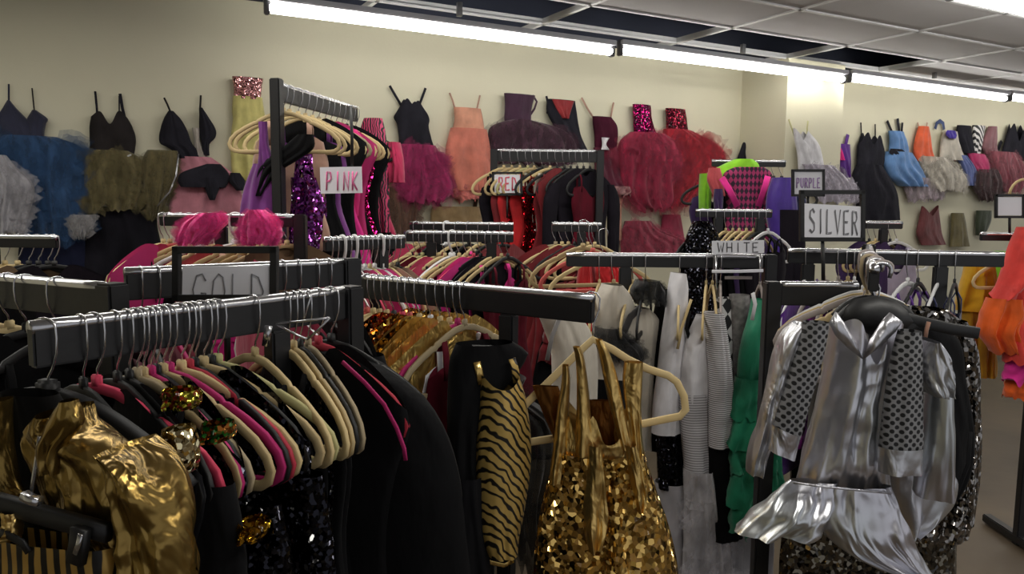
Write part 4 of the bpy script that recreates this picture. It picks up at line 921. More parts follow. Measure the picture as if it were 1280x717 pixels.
hanger('velvet', CREAM2, Vector((rP.p(.04).x, rP.p(.04).y, rP.z - .102)), R(-4), 'beige velvet hanger at the front of the tall pink-sign rail', None)
hero('dress', 'one-shoulder purple dress with black sash at the front of the tall pink-sign rail', 'dress', H, [
 ('sheet', 'skirt', LILAC, [(205, 318, 348), (230, 308, 350), (262, 301, 352), (300, 297, 356), (340, 295, 358)], {'th': .04, 'off': .03, 'fold': (.014, 4), 'seed': 1}),
 ('sheet', 'strap', LILAC, [(152, 323, 334), (180, 324, 336), (210, 322, 346)], {'th': .012, 'off': .05, 'nu': 10}),
 ('sheet', 'sash', BLK, [(168, 372, 392), (185, 352, 392), (200, 332, 372), (214, 320, 350), (245, 318, 328)], {'th': .012, 'off': .06, 'nu': 12, 'label': 'black diagonal sash'})])
H = hang_at(385, 150, 3.02, -6)
hero('dress', 'glittering purple sequin dress just right of the tall rack post', 'dress', H, [
 ('sheet', 'bodice', PURSEQ, [(170, 378, 393), (184, 374, 396), (205, 366, 398), (225, 360, 400)], {'th': .04, 'off': .03, 'seed': 2}),
 ('sheet', 'skirt', PURSEQ, [(222, 360, 400), (250, 356, 408), (280, 354, 408), (310, 352, 404)], {'th': .05, 'off': .03, 'fold': (.014, 5), 'seed': 3})])
H = hang_at(430, 160, 3.3, -6)
hero('leotard', 'hot pink leotard above the PINK sign on the tall rack', 'leotard', H, [
 ('sheet', 'body', PINKC, [(162, 424, 446), (172, 412, 455), (195, 402, 456), (215, 404, 454), (270, 408, 450)], {'th': .04, 'off': .02, 'seed': 4})])
H = hang_at(412, 255, 3.28, -6)
hero('top', 'hot pink strip of fabric hanging below the PINK sign', 'top', H, [
 ('sheet', 'body', HOT, [(243, 406, 427), (256, 407, 427), (272, 410, 426)], {'th': .02, 'off': .1, 'seed': 5})])
H = hang_at(490, 170, 3.5, -6)
hero('leotard', 'black and rose floral costume at the far end of the tall pink-sign rail', 'leotard', H, [
 ('sheet', 'body', stripes((30, 16, 24), (196, 60, 104), 'X', 90, .55, 6.0), [(148, 455, 478), (165, 450, 482), (190, 458, 484), (230, 462, 486), (290, 466, 488)], {'th': .03, 'off': .02, 'seed': 6})])
H = hang_at(495, 200, 3.55, -6)
hero('skirt', 'rose pink gathered skirt beside the black camisole with magenta tulle', 'skirt', H, [
 ('sheet', 'body', ROSE, [(178, 484, 500), (195, 480, 504), (228, 478, 506)], {'th': .04, 'off': .02, 'seed': 7, 'fold': (.012, 6)})])
fill(rR, 'the tall red-sign rail', [
 (630, 'velvet', CREAM, 'dress', DARK, 'dark', {}), (640, 'velvet', CREAM2, 'dress', DKRED, 'dark red', {}), (650, 'velvet', CREAM, 'dress', REDC, 'bright red', {}), (660, 'velvet', PALE, 'leotard', REDSEQ, 'red sequin', {}), (668, 'velvet', CREAM2, 'dress', REDC, 'bright red', {}), (678, 'velvet', HBLACK, 'dress', REDSEQ, 'red sequin', {}), (688, 'velvet', CREAM, 'leotard', IVORY, 'ivory', {}), (697, 'velvet', HBLACK, 'dress', DKRED, 'dark red', {}), (706, 'velvet', HBLACK, 'top', DKRED, 'dark red', {'ln': .8}), (714, 'velvet', HBLACK, 'dress', DARK, 'dark', {}), (722, 'velvet', HBLACK, 'dress', BLK, 'black', {}), (730, 'velvet', HBLACK, 'jacket', DARK, 'dark', {}), (738, 'velvet', HBLACK, 'dress', MAROON, 'maroon', {})], None, 9, yaw=R(42))
fill(rL, 'the short rail beside the red rack', [
 (695, 'velvet', TAUPE, 'top', DKRED, 'dull red', {'yaw': -12}), (703, 'velvet', CREAM, 'dress', DKRED, 'dark red', {}), (711, 'velvet', CREAM2, 'top', DKRED, 'dull red', {}), (719, 'velvet', HBLACK, 'dress', BLK, 'black', {}), (727, 'velvet', HBLACK, 'top', DKRED, 'dull red', {}), (735, 'velvet', CREAM, 'ruffled_dress', DKRED, 'dull red', {}), (744, 'velvet', CREAM, 'ruffled_dress', DKRED, 'dull red', {})], None, 8, yaw=R(30))
H = hang_at(742, 360, 3.4, 10)
hero('dress', 'bright red frilly dress below the white-sign rail', 'dress', H, [
 ('sheet', 'ruffle', REDC, [(330, 724, 738), (345, 722, 740), (372, 720, 742), (430, 716, 744)], {'th': .04, 'off': .02, 'fold': (.02, 5), 'seed': 3, 'rag': .02}),
 ('sheet', 'ruffle', REDC, [(334, 744, 775), (345, 744, 780), (362, 748, 778)], {'th': .04, 'off': .0, 'fold': (.02, 7), 'seed': 4, 'rag': .02})])
for i, px in enumerate((690, 702, 714)):
    H = hang_at(px, 305, 2.95 - .05 * i, 12)
    loc = H.o; hanger('velvet', (CREAM2, HSALMON, CREAM)[i], Vector((loc.x + .12, loc.y, at(px, 308 + i * 6, loc.y).z)), R(20), '%s hanger, %s of three jutting left of the white-sign rail' % (('beige', 'salmon', 'cream')[i], ORD[i]), None)
fill(rM, 'the rail in front of the lime garments', [
 (878, 'velvet', HBLACK, 'dress', BLKSHINE, 'black sequin', {}), (888, 'velvet', HBLACK, 'top', BLK, 'black', {}), (898, 'velvet', HBLACK, 'top', LILAC, 'lilac', {'ln': .3}), (908, 'velvet', CREAM, 'dress', BLK, 'black', {}), (917, 'velvet', CREAM2, 'dress', DKPURP, 'dark purple', {}), (925, 'velvet', CREAM, 'leotard', BLK, 'black', {}), (934, 'velvet', CREAM, 'dress', BLK, 'black', {}), (943, 'velvet', CREAM2, 'dress', DKPURP, 'dark purple', {}), (952, 'velvet', HBLACK, 'dress', BLK, 'black', {}), (961, 'velvet', HWHITE, 'dress', DARK, 'dark', {})], None, 7, yaw=R(44))
H = hang_at(860, 300, 3.5, 10)
hero('dress', 'black sequin dress with sloping shoulder at the left end of the lime rail', 'dress', H, [
 ('sheet', 'body', BLKSHINE, [(276, 868, 886), (290, 860, 896), (310, 854, 900), (350, 852, 902), (400, 850, 904)], {'th': .05, 'off': .02, 'seed': 2})])
# high rack with lime and pink
MESHM = checker((40, 16, 40), (150, 40, 90), 60)
fill(rT, 'the high rail behind the lime garments', [
 (900, 'velvet', HBLACK, 'dress', DKPURP, 'dark purple', {}), (925, 'velvet', HBLACK, 'dress', BLK, 'black', {}), (955, 'velvet', HBLACK, 'dress', BLK, 'black', {}), (968, 'velvet', HBLACK, 'dress', DKPURP, 'dark purple', {}), (978, 'velvet', HBLACK, 'dress', NAVY, 'navy blue', {})], None, 6, yaw=R(8))
H = hang_at(910, 210, 4.28, 4)
hero('top', 'lime green long-sleeved top hung high behind the other racks', 'top', H, [
 ('sheet', 'body', LIME, [(199, 918, 940), (205, 905, 948), (213, 890, 950), (220, 880, 950), (232, 876, 940)], {'th': .05, 'off': .02, 'seed': 3}),
 ('sheet', 'sleeve', LIME, [(217, 875, 890), (235, 874, 889), (255, 874, 888), (268, 875, 887)], {'th': .04, 'off': .02, 'seed': 4})])
H = hang_at(930, 230, 4.2, 4)
hero('costume', 'dark lattice costume with two hot pink straps in front of the lime top', 'costume', H, [
 ('sheet', 'body', MESHM, [(209, 918, 955), (216, 905, 965), (235, 905, 962), (262, 908, 960), (300, 905, 965)], {'th': .05, 'off': .02, 'seed': 5}),
 ('strap', 'strap', HOT, [(902, 222), (912, 238), (922, 258)], {'w': 8, 'off': .09}), ('strap', 'strap', HOT, [(960, 220), (955, 238), (948, 258)], {'w': 8, 'off': .09}),
 ('sheet', 'sleeve', SALM, [(210, 886, 900), (225, 884, 904), (245, 892, 906)], {'th': .03, 'off': .04, 'seed': 6}),
 ('sheet', 'side_panel', DKPURP, [(236, 893, 903), (250, 892, 904), (264, 894, 903)], {'th': .02, 'off': .07, 'seed': 7})])
H = hang_at(975, 240, 4.1, 4)
hero('dress', 'violet satin dress left of the PURPLE sign', 'dress', H, [
 ('sheet', 'body', cloth((74, 44, 150), .5), [(222, 966, 990), (240, 960, 994), (262, 958, 996), (290, 962, 996), (340, 962, 998)], {'th': .05, 'off': .03, 'seed': 8}),
 ('sheet', 'skirt', DARK, [(262, 972, 1002), (300, 972, 1006), (360, 970, 1008)], {'th': .05, 'off': .06, 'seed': 9})])
fill(rF, 'the silver-sign rail', [
 (1010, 'velvet', HWHITE, 'top', PURP, 'purple', {}), (1032, 'velvet', HGREY, 'ruffled_dress', cloth((150, 30, 150)), 'magenta purple', {}), (1050, 'velvet', HGREY, 'ruffled_dress', cloth((120, 30, 140)), 'purple', {}), (1062, 'velvet', CREAM2, 'dress', DARK, 'dark', {}), (1070, 'velvet', HWHITE, 'top', BLK, 'black', {}), (1137, 'velvet', HWHITE, 'leotard', PURP, 'purple', {}), (1150, 'velvet', HBLACK, 'dress', PURP, 'purple', {}), (1176, 'velvet', HWHITE, 'dress', NAVY, 'navy blue', {}), (1196, 'velvet', HBLACK, 'dress', NAVY, 'navy blue', {})], None, 8, yaw=R(48))
fill(rV, 'the far rail below the black puffy dress', [
 (1088, 'velvet', HBLACK, 'top', DKPURP, 'dark purple', {}), (1096, 'velvet', CREAM, 'leotard', BRONZE, 'bronze', {}), (1104, 'velvet', CREAM2, 'dress', DARK, 'dark', {}), (1114, 'velvet', HBLACK, 'top', DKPURP, 'dark purple', {}), (1122, 'velvet', HWHITE, 'leotard', cloth((190, 180, 205)), 'pale lilac', {})], None, 8, yaw=R(20))
YELL = cloth((214, 160, 16)); CORAL = cloth((240, 70, 62)); ORNG = cloth((236, 96, 20)); MAGR = cloth((230, 40, 150))
H = hang_at(1224, 335, 3.66, 6)
hero('dress', 'mustard yellow draped dress left of the coral ruffled dress', 'dress', H, [
 ('sheet', 'bodice', YELL, [(331, 1208, 1240), (350, 1203, 1244), (378, 1197, 1246), (388, 1198, 1244)], {'th': .06, 'off': .03, 'fold': (.02, 4), 'seed': 1}),
 ('sheet', 'skirt', cloth((188, 140, 24)), [(380, 1202, 1244), (410, 1204, 1244), (450, 1208, 1244), (470, 1212, 1242)], {'th': .05, 'off': .02, 'fold': (.02, 5), 'seed': 2})])
H = hang_at(1235, 320, 3.75, 6)
hero('dress', 'lime green dress peeking out between the yellow and coral dresses', 'dress', H, [
 ('sheet', 'body', LIME, [(314, 1248, 1262), (330, 1240, 1262), (352, 1236, 1258), (380, 1240, 1262)], {'th': .05, 'off': .0, 'seed': 3})])
H = hang_at(1285, 300, 3.42, 2)
def ruf(nm, mat, rows, off, sd): return ('sheet', nm, mat, rows, {'th': .07, 'off': off, 'fold': (.03, 6), 'seed': sd, 'rag': .04, 'flare': .6, 'nu': 40, 'nv': 14})
hero('dress', 'coral and orange ruffled dress hanging at the right edge of the photo', 'dress', H, [
 ruf('ruffle', CORAL, [(284, 1274, 1330), (310, 1264, 1340), (345, 1254, 1340), (372, 1240, 1340)], .04, 1),
 ruf('ruffle', ORNG, [(372, 1236, 1290), (395, 1228, 1290), (415, 1226, 1280), (438, 1240, 1290)], .03, 2),
 ruf('ruffle', CORAL, [(365, 1258, 1340), (390, 1262, 1340), (425, 1256, 1340), (452, 1254, 1340)], .05, 3),
 ruf('ruffle', MAGR, [(440, 1262, 1340), (460, 1258, 1340), (476, 1254, 1340)], .04, 4),
 ruf('ruffle', ORNG, [(470, 1262, 1340), (482, 1256, 1340), (496, 1254, 1340)], .02, 5)])
p0 = rU.p(.6)
hanger('velvet', CREAM, Vector((p0.x, p0.y - .02, rU.z - .102)), R(8), 'cream hanger on the far right rail behind the coral dress', None)
mb = MB(); mb.tube([Vector((.2 * math.cos(a), 0, .2 * math.sin(a))) * .35 for a in [math.pi * k / 10 for k in range(11)]], .006, 8)
tag(obj('hoop', mb, CREAM, None, at(1281, 243, 3.5)), 'tan curved hoop above the blank sign at the right edge', 'hoop')
# ------------------------------------------------------------------ costumes pinned along the back wall
def onwall(px, py, n=0.0):
    d = ray(px, py); p0 = WO + WH.n * n; t = (p0 - CAM).dot(WH.n) / d.dot(WH.n); return CAM + d * t
def wallh(px, py, n=.004): return Hang(onwall(px, py, n), WY)
def S(nm, mat, rows, off=.05, **kw): kw = dict({'th': .035, 'off': off, 'fold': (.01, 4)}, **kw); return ('sheet', nm, mat, rows, kw)
def TU(mat, rows, off=.07, nm='tulle_skirt', **kw): kw = dict({'off': off, 'th': .06, 'fold': (.025, 7), 'rag': .05}, **kw); return ('tulle', nm, mat, rows, kw)
def ST(mat, pts, w=2.5, off=.02, nm='strap', **kw): return ('strap', nm, mat, pts, dict({'w': w, 'off': off}, **kw))
GRP = None
def wallitem(name, label, cat, px, py, parts, n=.004): return hero(name, label, cat, wallh(px, py, n), parts)
SEED = [0]
def sd(): SEED[0] += 1; return SEED[0]
NAVYD = cloth((46, 48, 70)); BLKW = cloth((40, 39, 47)); BRNB = cloth((46, 42, 42)); OLIVE = (112, 102, 66)  # wall black is raised in its colour to imitate haze
wallitem('tutu', 'pale grey tulle tutu pinned on the wall at the far left edge', 'tutu', 10, 190, [TU(tulle((168, 166, 172), .8), [(194, -8, 8), (208, -14, 20), (230, -18, 42), (255, -18, 40), (292, -16, 28)], seed=1, off=.2)])
wallitem('tutu', 'navy halter top with big blue tulle skirt pinned high at far left', 'tutu', 30, 125, [
 S('bodice', NAVYD, [(126, 9, 13), (134, 4, 20), (150, -5, 36), (165, -8, 50), (186, -6, 56)], seed=2), S('bodice', NAVYD, [(138, 40, 46), (148, 34, 60), (154, 32, 58), (170, 34, 56), (190, 34, 60)], seed=3),
 ST(NAVYD, [(11, 128), (11, 105)]), ST(BRNB, [(43, 140), (40, 110)], 2),
 TU(tulle((40, 76, 118), .9), [(170, 5, 70), (178, -8, 96), (190, -8, 108), (215, -2, 108), (250, 8, 106), (298, 22, 100)], seed=4)])
wallitem('skirt', 'dark navy gathered skirt below the blue tulle at far left', 'skirt', 60, 250, [S('body', cloth((26, 30, 52)), [(246, 24, 106), (290, 26, 108), (345, 20, 112)], seed=5, fold=(.03, 5))])
wallitem('tutu', 'small off-white tulle puff below the blue tulle skirt', 'tutu', 103, 270, [TU(tulle((150, 148, 150), .8), [(268, 92, 120), (278, 86, 119), (296, 94, 110)], seed=6, off=.14)])
wallitem('costume', 'dark brown camisole with olive tulle skirt, right of the blue tutu', 'costume', 140, 115, [
 S('bodice', BRNB, [(151, 114, 160), (160, 112, 166), (175, 112, 170), (194, 112, 167)], seed=7, top=[(-1, .02), (-.5, .05), (0, -.02), (.5, .06), (1, .02)]),
 ST(BLKW, [(119, 114), (121, 135), (122, 152)], 3), ST(BLKW, [(150, 117), (153, 135), (157, 152)], 4), ST(BLKW, [(149, 120), (149, 148)], 2),
 ST(cloth((190, 190, 190)), [(140, 197), (156, 197), (164, 193)], 2.5, .12, 'belt'),
 TU(tulle(OLIVE, .85), [(188, 118, 160), (195, 107, 174), (206, 104, 180), (228, 102, 178), (262, 106, 170)], seed=8)])
wallitem('skirt', 'long nearly black skirt hanging below the olive tulle on the wall', 'skirt', 150, 240, [S('body', cloth((24, 23, 30)), [(232, 112, 186), (270, 106, 196), (350, 100, 205)], seed=9, fold=(.04, 5), off=.04)])
wallitem('tutu', 'second olive tulle skirt with silver trim along its right edge', 'tutu', 200, 190, [
 TU(tulle((104, 94, 60), .88), [(188, 184, 222), (196, 179, 224), (218, 176, 223), (245, 180, 212), (270, 186, 200)], seed=10), ST(lame((190, 190, 196), .3), [(223, 192), (220, 220), (212, 240), (196, 258)], 2, .2, 'trim')])
wallitem('leotard', 'black asymmetric leotard with a white gap and black bow over a pink skirt', 'leotard', 230, 120, [
 S('bodice', BLKW, [(139, 210, 217), (148, 205, 226), (160, 201, 233), (180, 200, 241), (186, 212, 246), (198, 222, 250)], seed=11), S('bodice', BLKW, [(135, 249, 253), (148, 249, 262), (162, 249, 270), (172, 250, 269), (180, 252, 262), (194, 253, 262)], seed=12),
 S('inset', cloth((196, 186, 176)), [(160, 240, 250), (180, 243, 251), (198, 240, 262)], .03, seed=13),
 ST(BRNB, [(205, 122), (209, 130), (214, 142)], 2.5), ST(BRNB, [(251, 119), (250, 138)], 2.5),
 S('skirt', cloth((196, 128, 142)), [(196, 226, 264), (215, 220, 290), (240, 215, 302), (266, 210, 308)], .06, seed=14, fold=(.025, 5)),
 S('bow', BLKW, [(205, 258, 276), (216, 228, 286), (226, 222, 286), (234, 226, 282)], .13, seed=15), S('bow', BLKW, [(222, 254, 276), (236, 256, 274), (250, 262, 268)], .14, seed=16), S('bow', BLKW, [(216, 288, 300), (226, 286, 306), (238, 296, 304)], .12, seed=17)])
wallitem('dress', 'pale yellow ruched dress with pink sequin top, left of the tall pink rack', 'dress', 308, 97, [
 S('bodice', sequin((206, 150, 150), 160.0, (170, 110, 110), .6, .5), [(97, 290, 329), (110, 292, 327), (124, 292, 326)], seed=18), S('skirt', cloth((214, 204, 128)), [(121, 291, 328), (140, 290, 331), (150, 291, 333), (180, 288, 335), (226, 290, 334)], seed=19, fold=(.02, 4))])
wallitem('dress', 'black camisole with magenta tulle skirt beside the peach dress', 'dress', 515, 105, [
 S('bodice', BLKW, [(131, 500, 528), (140, 495, 535), (147, 492, 537), (155, 496, 536), (170, 498, 539), (186, 498, 544)], seed=20, top=[(-1, -.02), (-.5, .04), (0, 0), (.5, .03), (1, -.02)]),
 ST(BLKW, [(487, 107), (494, 119), (503, 134)], 3), ST(BLKW, [(532, 110), (528, 121), (523, 134)], 3),
 TU(tulle((166, 36, 96), .85), [(181, 499, 544), (196, 494, 553), (215, 492, 562), (236, 500, 568), (252, 506, 556)], seed=21)])
wallitem('tutu', 'dull brown tulle skirt tucked under the magenta tulle', 'tutu', 505, 200, [TU(tulle((110, 76, 62), .8), [(196, 490, 516), (230, 484, 532), (262, 486, 524), (292, 490, 514)], .03, seed=22)])
wallitem('dress', 'peach child dress with thin straps and frilled hem', 'dress', 585, 117, [
 S('bodice', cloth((222, 158, 130)), [(135, 567, 601), (150, 568, 604), (164, 565, 606)], seed=23, fold=(.006, 6)), S('skirt', cloth((218, 128, 108)), [(161, 563, 608), (185, 557, 613), (215, 556, 617), (238, 560, 616)], seed=24, fold=(.022, 6), th=.07),
 ST(NUDE, [(562, 116), (566, 126), (569, 137)], 2), ST(NUDE, [(600, 119), (598, 128), (596, 137)], 2),
 TU(tulle((222, 126, 118), .85), [(230, 556, 616), (240, 562, 616), (250, 572, 610)], .05, 'hem_frill', seed=25)])
wallitem('dress', 'plum tank dress with wide plum tulle skirt behind the red-sign rack', 'dress', 648, 118, [
 S('bodice', cloth((66, 34, 58)), [(118, 630, 669), (132, 631, 665), (148, 630, 664), (160, 631, 666)], seed=26), ST(cloth((66, 34, 58)), [(666, 119), (671, 127), (668, 136), (661, 146)], 2.5, .04),
 TU(tulle((70, 36, 54), .88), [(150, 640, 664), (156, 622, 694), (165, 611, 712), (182, 612, 722), (205, 616, 716)], seed=27)])
wallitem('leotard', 'black leotard with a red front panel, right of the plum dress', 'leotard', 703, 120, [
 S('body', BLKW, [(125, 684, 719), (140, 683, 721), (155, 690, 723), (172, 702, 727), (190, 712, 736)], seed=28), S('front_panel', cloth((150, 40, 44)), [(125, 690, 718), (134, 694, 715), (148, 703, 711)], .09, seed=29, th=.01),
 ST(BLKW, [(683, 120), (686, 132), (684, 142)], 2.5)])
wallitem('dress', 'small maroon dress with white bow and frilled hem', 'dress', 757, 125, [
 S('bodice', cloth((74, 24, 44)), [(146, 741, 764), (156, 741, 771), (170, 743, 772), (187, 744, 770)], seed=30), S('skirt', cloth((92, 24, 48)), [(185, 742, 774), (205, 743, 781), (226, 745, 788), (240, 752, 792)], seed=31, fold=(.02, 5)),
 ST(NUDE, [(727, 122), (734, 135), (743, 149)], 2), ST(NUDE, [(767, 128), (765, 138), (763, 149)], 2), S('bow', WHITE, [(172, 752, 762), (180, 753, 758), (187, 751, 762)], .1, th=.01, seed=32),
 TU(tulle((190, 140, 140), .8), [(233, 760, 796), (239, 760, 797), (244, 764, 788)], .06, 'hem_frill', seed=33)])
RT = (186, 26, 56)
wallitem('tutu', 'crimson tutu with shiny magenta bodice, left one of the red pair', 'tutu', 803, 130, [
 S('bodice', sequin((150, 24, 84), 130.0, (80, 14, 60), .6, .6), [(131, 791, 813), (150, 792, 815), (172, 793, 822)], seed=34),
 TU(tulle((158, 26, 64), .9), [(166, 788, 830), (178, 775, 850), (195, 772, 856), (225, 776, 850), (250, 786, 846), (262, 800, 838)], .08, seed=35)])
wallitem('tutu', 'bright red tutu with dark sequin bodice, right one of the red pair', 'tutu', 845, 135, [
 S('bodice', sequin((140, 40, 60), 130.0, (60, 16, 30), .6, .6), [(136, 832, 856), (150, 833, 858), (172, 834, 860)], seed=36),
 TU(tulle((176, 24, 46), .9), [(162, 830, 862), (172, 828, 886), (186, 826, 905), (212, 828, 904), (236, 830, 884), (256, 830, 860)], .06, seed=37)])
wallitem('costume', 'beige and brown bandeau top with dark straps low on the wall', 'costume', 570, 245, [
 S('bodice', cloth((150, 124, 86)), [(258, 540, 600), (268, 538, 602), (279, 538, 603)], seed=38), ST(cloth((66, 48, 36)), [(541, 243), (546, 252), (552, 262)], 5), ST(cloth((66, 48, 36)), [(595, 247), (594, 256), (593, 264)], 5)])
wallitem('tutu', 'dusty crimson tutu pinned low below the red pair', 'tutu', 838, 268, [
 S('bodice', cloth((150, 40, 70)), [(268, 828, 850), (285, 826, 853), (308, 823, 857)], seed=39), TU(tulle((160, 56, 80), .85), [(276, 782, 812), (288, 779, 826), (302, 776, 858), (318, 778, 862)], seed=40)])
wallitem('scarf', 'salmon pink fabric strip hanging left of the low crimson tutu', 'scarf', 768, 250, [S('body', cloth((206, 150, 126)), [(248, 760, 778), (270, 762, 776), (300, 764, 776)], seed=41)])
wallitem('bra_top', 'black triangle bra top pinned above the lime green top', 'top', 945, 172, [
 S('cup', BLKW, [(173, 932, 935), (185, 927, 938), (204, 920, 937)], seed=42), S('cup', BLKW, [(175, 958, 961), (188, 952, 963), (204, 947, 965)], seed=43), ST(BLKW, [(934, 173), (936, 190), (940, 200)], 1.5, .04)])
LAV = (206, 198, 212)
wallitem('dress', 'white and silver bodice with lavender-white tulle pinned on the column', 'dress', 1000, 150, [
 S('bodice', WHITE, [(168, 992, 1010), (178, 993, 1022), (192, 996, 1027), (214, 998, 1030)], seed=44, top=[(-1, .05), (-.5, .0), (0, -.05), (.6, .03), (1, 0)]),
 ST(PALE, [(986, 149), (989, 158), (993, 170)], 1.6), ST(PALE, [(1010, 151), (1009, 160), (1009, 172)], 1.6),
 TU(tulle(LAV, .9), [(206, 1002, 1040), (220, 1010, 1056), (236, 1018, 1067), (252, 1024, 1068)], seed=45)], n=.54)
wallitem('leotard', 'pink and purple swirl leotard just right of the column', 'leotard', 1051, 166, [
 S('body', PURP, [(180, 1042, 1062), (195, 1046, 1063), (208, 1049, 1063), (222, 1056, 1061)], seed=46), S('side_panel', HOT, [(172, 1038, 1044), (186, 1040, 1052), (200, 1047, 1056)], .09, th=.01, seed=47),
 ST(PURP, [(1046, 167), (1048, 176), (1051, 186)], 4), ST(PURP, [(1060, 168), (1058, 177), (1056, 187)], 4)])
wallitem('dress', 'puffy black dress with round sleeves pinned right of the column', 'dress', 1090, 155, [
 S('bodice', BLKW, [(171, 1074, 1104), (180, 1072, 1105), (200, 1071, 1105), (212, 1070, 1102)], seed=48, top=[(-1, -.08), (-.5, .04), (0, -.08), (.5, .02), (1, -.1)]), S('skirt', BLKW, [(206, 1072, 1100), (222, 1065, 1112), (240, 1068, 1121), (275, 1074, 1125)], .06, seed=49, fold=(.03, 4), th=.07),
 ST(BRNB, [(1076, 153), (1077, 172)], 1.5), ST(BRNB, [(1094, 155), (1094, 172)], 1.5)])
BLU = cloth((104, 146, 200))
wallitem('dress', 'light blue dress with black straps and sash, tiered skirt', 'dress', 1122, 150, [
 S('bodice', BLU, [(164, 1111, 1129), (176, 1112, 1133), (190, 1112, 1136)], seed=50), S('sash', BLKW, [(186, 1113, 1128), (193, 1113, 1136), (198, 1130, 1137)], .1, th=.01, seed=51), S('skirt', BLU, [(190, 1108, 1138), (205, 1105, 1148), (222, 1112, 1157), (233, 1126, 1157)], .06, seed=52, fold=(.03, 5), th=.06),
 ST(BLKW, [(1109, 151), (1112, 158), (1115, 165)], 2.5), ST(BLKW, [(1122, 148), (1124, 165)], 3), ST(BLKW, [(1128, 153), (1127, 165)], 2.5)])
wallitem('dress', 'bright orange top with cream tulle skirt on the far wall', 'dress', 1154, 155, [
 S('bodice', cloth((240, 104, 62)), [(158, 1149, 1160), (172, 1145, 1163), (190, 1142, 1166), (202, 1146, 1170)], seed=53), ST(NUDE, [(1147, 153), (1149, 160)], 1.5), ST(NUDE, [(1159, 153), (1158, 160)], 1.5),
 TU(tulle((206, 198, 184), .9), [(196, 1150, 1180), (212, 1153, 1200), (226, 1160, 1208), (238, 1166, 1204)], seed=54)])
wallitem('costume', 'cream leotard with blue neck loop and slate blue skirt on the far wall', 'costume', 1182, 150, [
 S('bodice', IVORY, [(164, 1180, 1196), (178, 1176, 1199), (200, 1174, 1208)], seed=55), S('flower', cloth((70, 50, 160)), [(163, 1184, 1194), (168, 1182, 1196), (173, 1186, 1194)], .1, th=.015, seed=56), ST(cloth((60, 80, 130)), [(1169, 161), (1171, 154), (1175, 151), (1179, 154), (1180, 162)], 3),
 S('skirt', cloth((96, 110, 168)), [(194, 1194, 1208), (212, 1203, 1220), (232, 1206, 1220)], .05, seed=57, fold=(.02, 4))])
wallitem('costume', 'black tank top with hot pink skirt on the far wall', 'costume', 1205, 157, [
 S('bodice', BLKW, [(157, 1197, 1213), (172, 1196, 1215), (192, 1203, 1218)], seed=58), S('skirt', cloth((198, 50, 110)), [(192, 1209, 1230), (205, 1214, 1238), (215, 1220, 1236)], .06, seed=59)])
wallitem('leotard', 'black and white diagonal striped leotard on the far wall', 'leotard', 1224, 158, [S('body', stripes((20, 20, 24), (220, 216, 214), 'DIAGONAL', 30, .5, .2), [(157, 1216, 1231), (175, 1216, 1228), (194, 1216, 1223)], seed=60)])
wallitem('leotard', 'mauve floral leotard right of the striped one on the far wall', 'leotard', 1240, 158, [S('body', cloth((150, 104, 110)), [(158, 1237, 1245), (172, 1231, 1246), (185, 1228, 1246), (194, 1233, 1250)], seed=61), ST(BLKW, [(1246, 192), (1252, 176)], 3)])
wallitem('leotard', 'black double-strap leotard at the right end of the wall row', 'leotard', 1268, 158, [S('body', BLKW, [(166, 1260, 1282), (180, 1255, 1286), (200, 1248, 1290)], seed=62, top=[(-1, .02), (-.6, .1), (0, -.1), (.6, .1), (1, 0)])])
wallitem('tutu', 'dusty mauve tulle skirt at the right end of the wall row', 'tutu', 1255, 190, [TU(tulle((160, 78, 92), .9), [(190, 1236, 1268), (205, 1238, 1276), (228, 1244, 1280), (240, 1248, 1272)], seed=63)])
wallitem('tutu', 'dark brown tulle skirt below the mauve tulle at far right', 'tutu', 1235, 215, [TU(tulle((74, 46, 50), .85), [(212, 1222, 1246), (230, 1216, 1254), (250, 1226, 1246)], seed=64)])
wallitem('leotard', 'rust red leotard low on the far wall above the chrome rail', 'leotard', 1162, 264, [S('body', cloth((116, 58, 60)), [(264, 1152, 1172), (276, 1149, 1174), (292, 1146, 1177), (306, 1152, 1182)], seed=65, top=[(-1, .06), (-.5, 0), (0, -.05), (.5, 0), (1, .07)])])
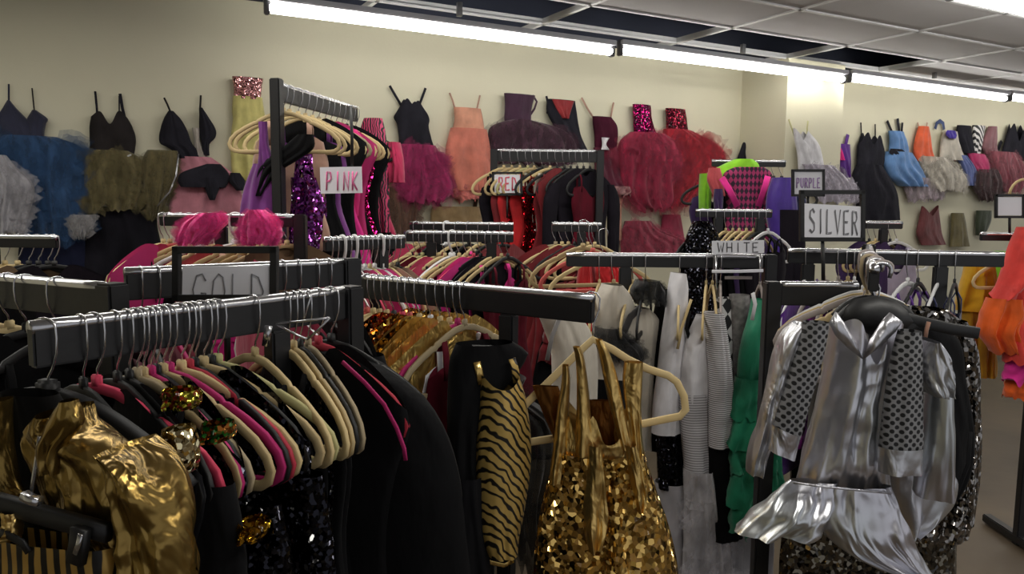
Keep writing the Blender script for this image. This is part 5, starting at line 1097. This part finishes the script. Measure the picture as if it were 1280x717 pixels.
wallitem('leotard', 'olive green leotard low on the far wall, middle of three', 'leotard', 1198, 266, [S('body', cloth((118, 108, 72)), [(266, 1190, 1204), (285, 1189, 1208), (308, 1187, 1212)], seed=66)])
wallitem('leotard', 'dark green leotard low on the far wall beside the blank sign', 'leotard', 1230, 263, [S('body', cloth((62, 70, 52)), [(263, 1221, 1239), (277, 1220, 1238), (294, 1221, 1230)], seed=67)])
wallitem('tutu', 'pale tulle skirt below the blue dress on the far wall', 'tutu', 1140, 225, [TU(tulle((176, 160, 168), .6), [(222, 1126, 1170), (236, 1130, 1180), (250, 1134, 1176)], .04, seed=68)])
# hot pink feathery boas draped in front of the left rail
for i, (px, py, rows) in enumerate([(255, 285, [(266, 252, 280), (278, 230, 284), (292, 224, 270), (306, 226, 258)]), (325, 285, [(262, 312, 330), (275, 304, 346), (292, 300, 352), (306, 304, 346)])]):
    H = hang_at(px, py, 2.5, 2)
    hero('feather_boa', ('hot pink feather boa puff on the left half of the rail behind the GOLD sign', 'hot pink feather boa puff on the right half of the rail behind the GOLD sign')[i], 'boa', H, [('tulle', 'feathers', tulle((255, 70, 158), 1.0), rows, {'off': .02, 'seed': 60 + i, 'rag': .02, 'n': 110})])

# bare wire clip hanger on the gold-sign rail
pt = rG.p(rG.t_at(343)); H = Hang(Vector((pt.x, pt.y - .01, rG.z)), R(-14))
t = thing('clip_hanger', 'bare wire trouser hanger with a shiny clip near the far end of the gold-sign rail', 'hanger', H.o, H.yaw)
mb = MB(); mb.tube(H.pts([(344, 404), (380, 401), (412, 397)], .03), .0022, 8); mb.tube(H.pts([(344, 404), (362, 414), (384, 424)], .03), .0022, 8); mb.tube(H.pts([(384, 424), (398, 412), (412, 397)], .03), .0022, 8); mb.tube(H.pts([(380, 401), (384, 385), (388, 372), (384, 366), (378, 368)], .02), .0017, 8); obj('wire_frame', mb, CHROME, t)
mb = MB(); mb.tube(H.pts([(336, 407), (334, 418), (332, 432)], .035), 0, 10, False, (.012, .01)); obj('clip', mb, CHROME, t)
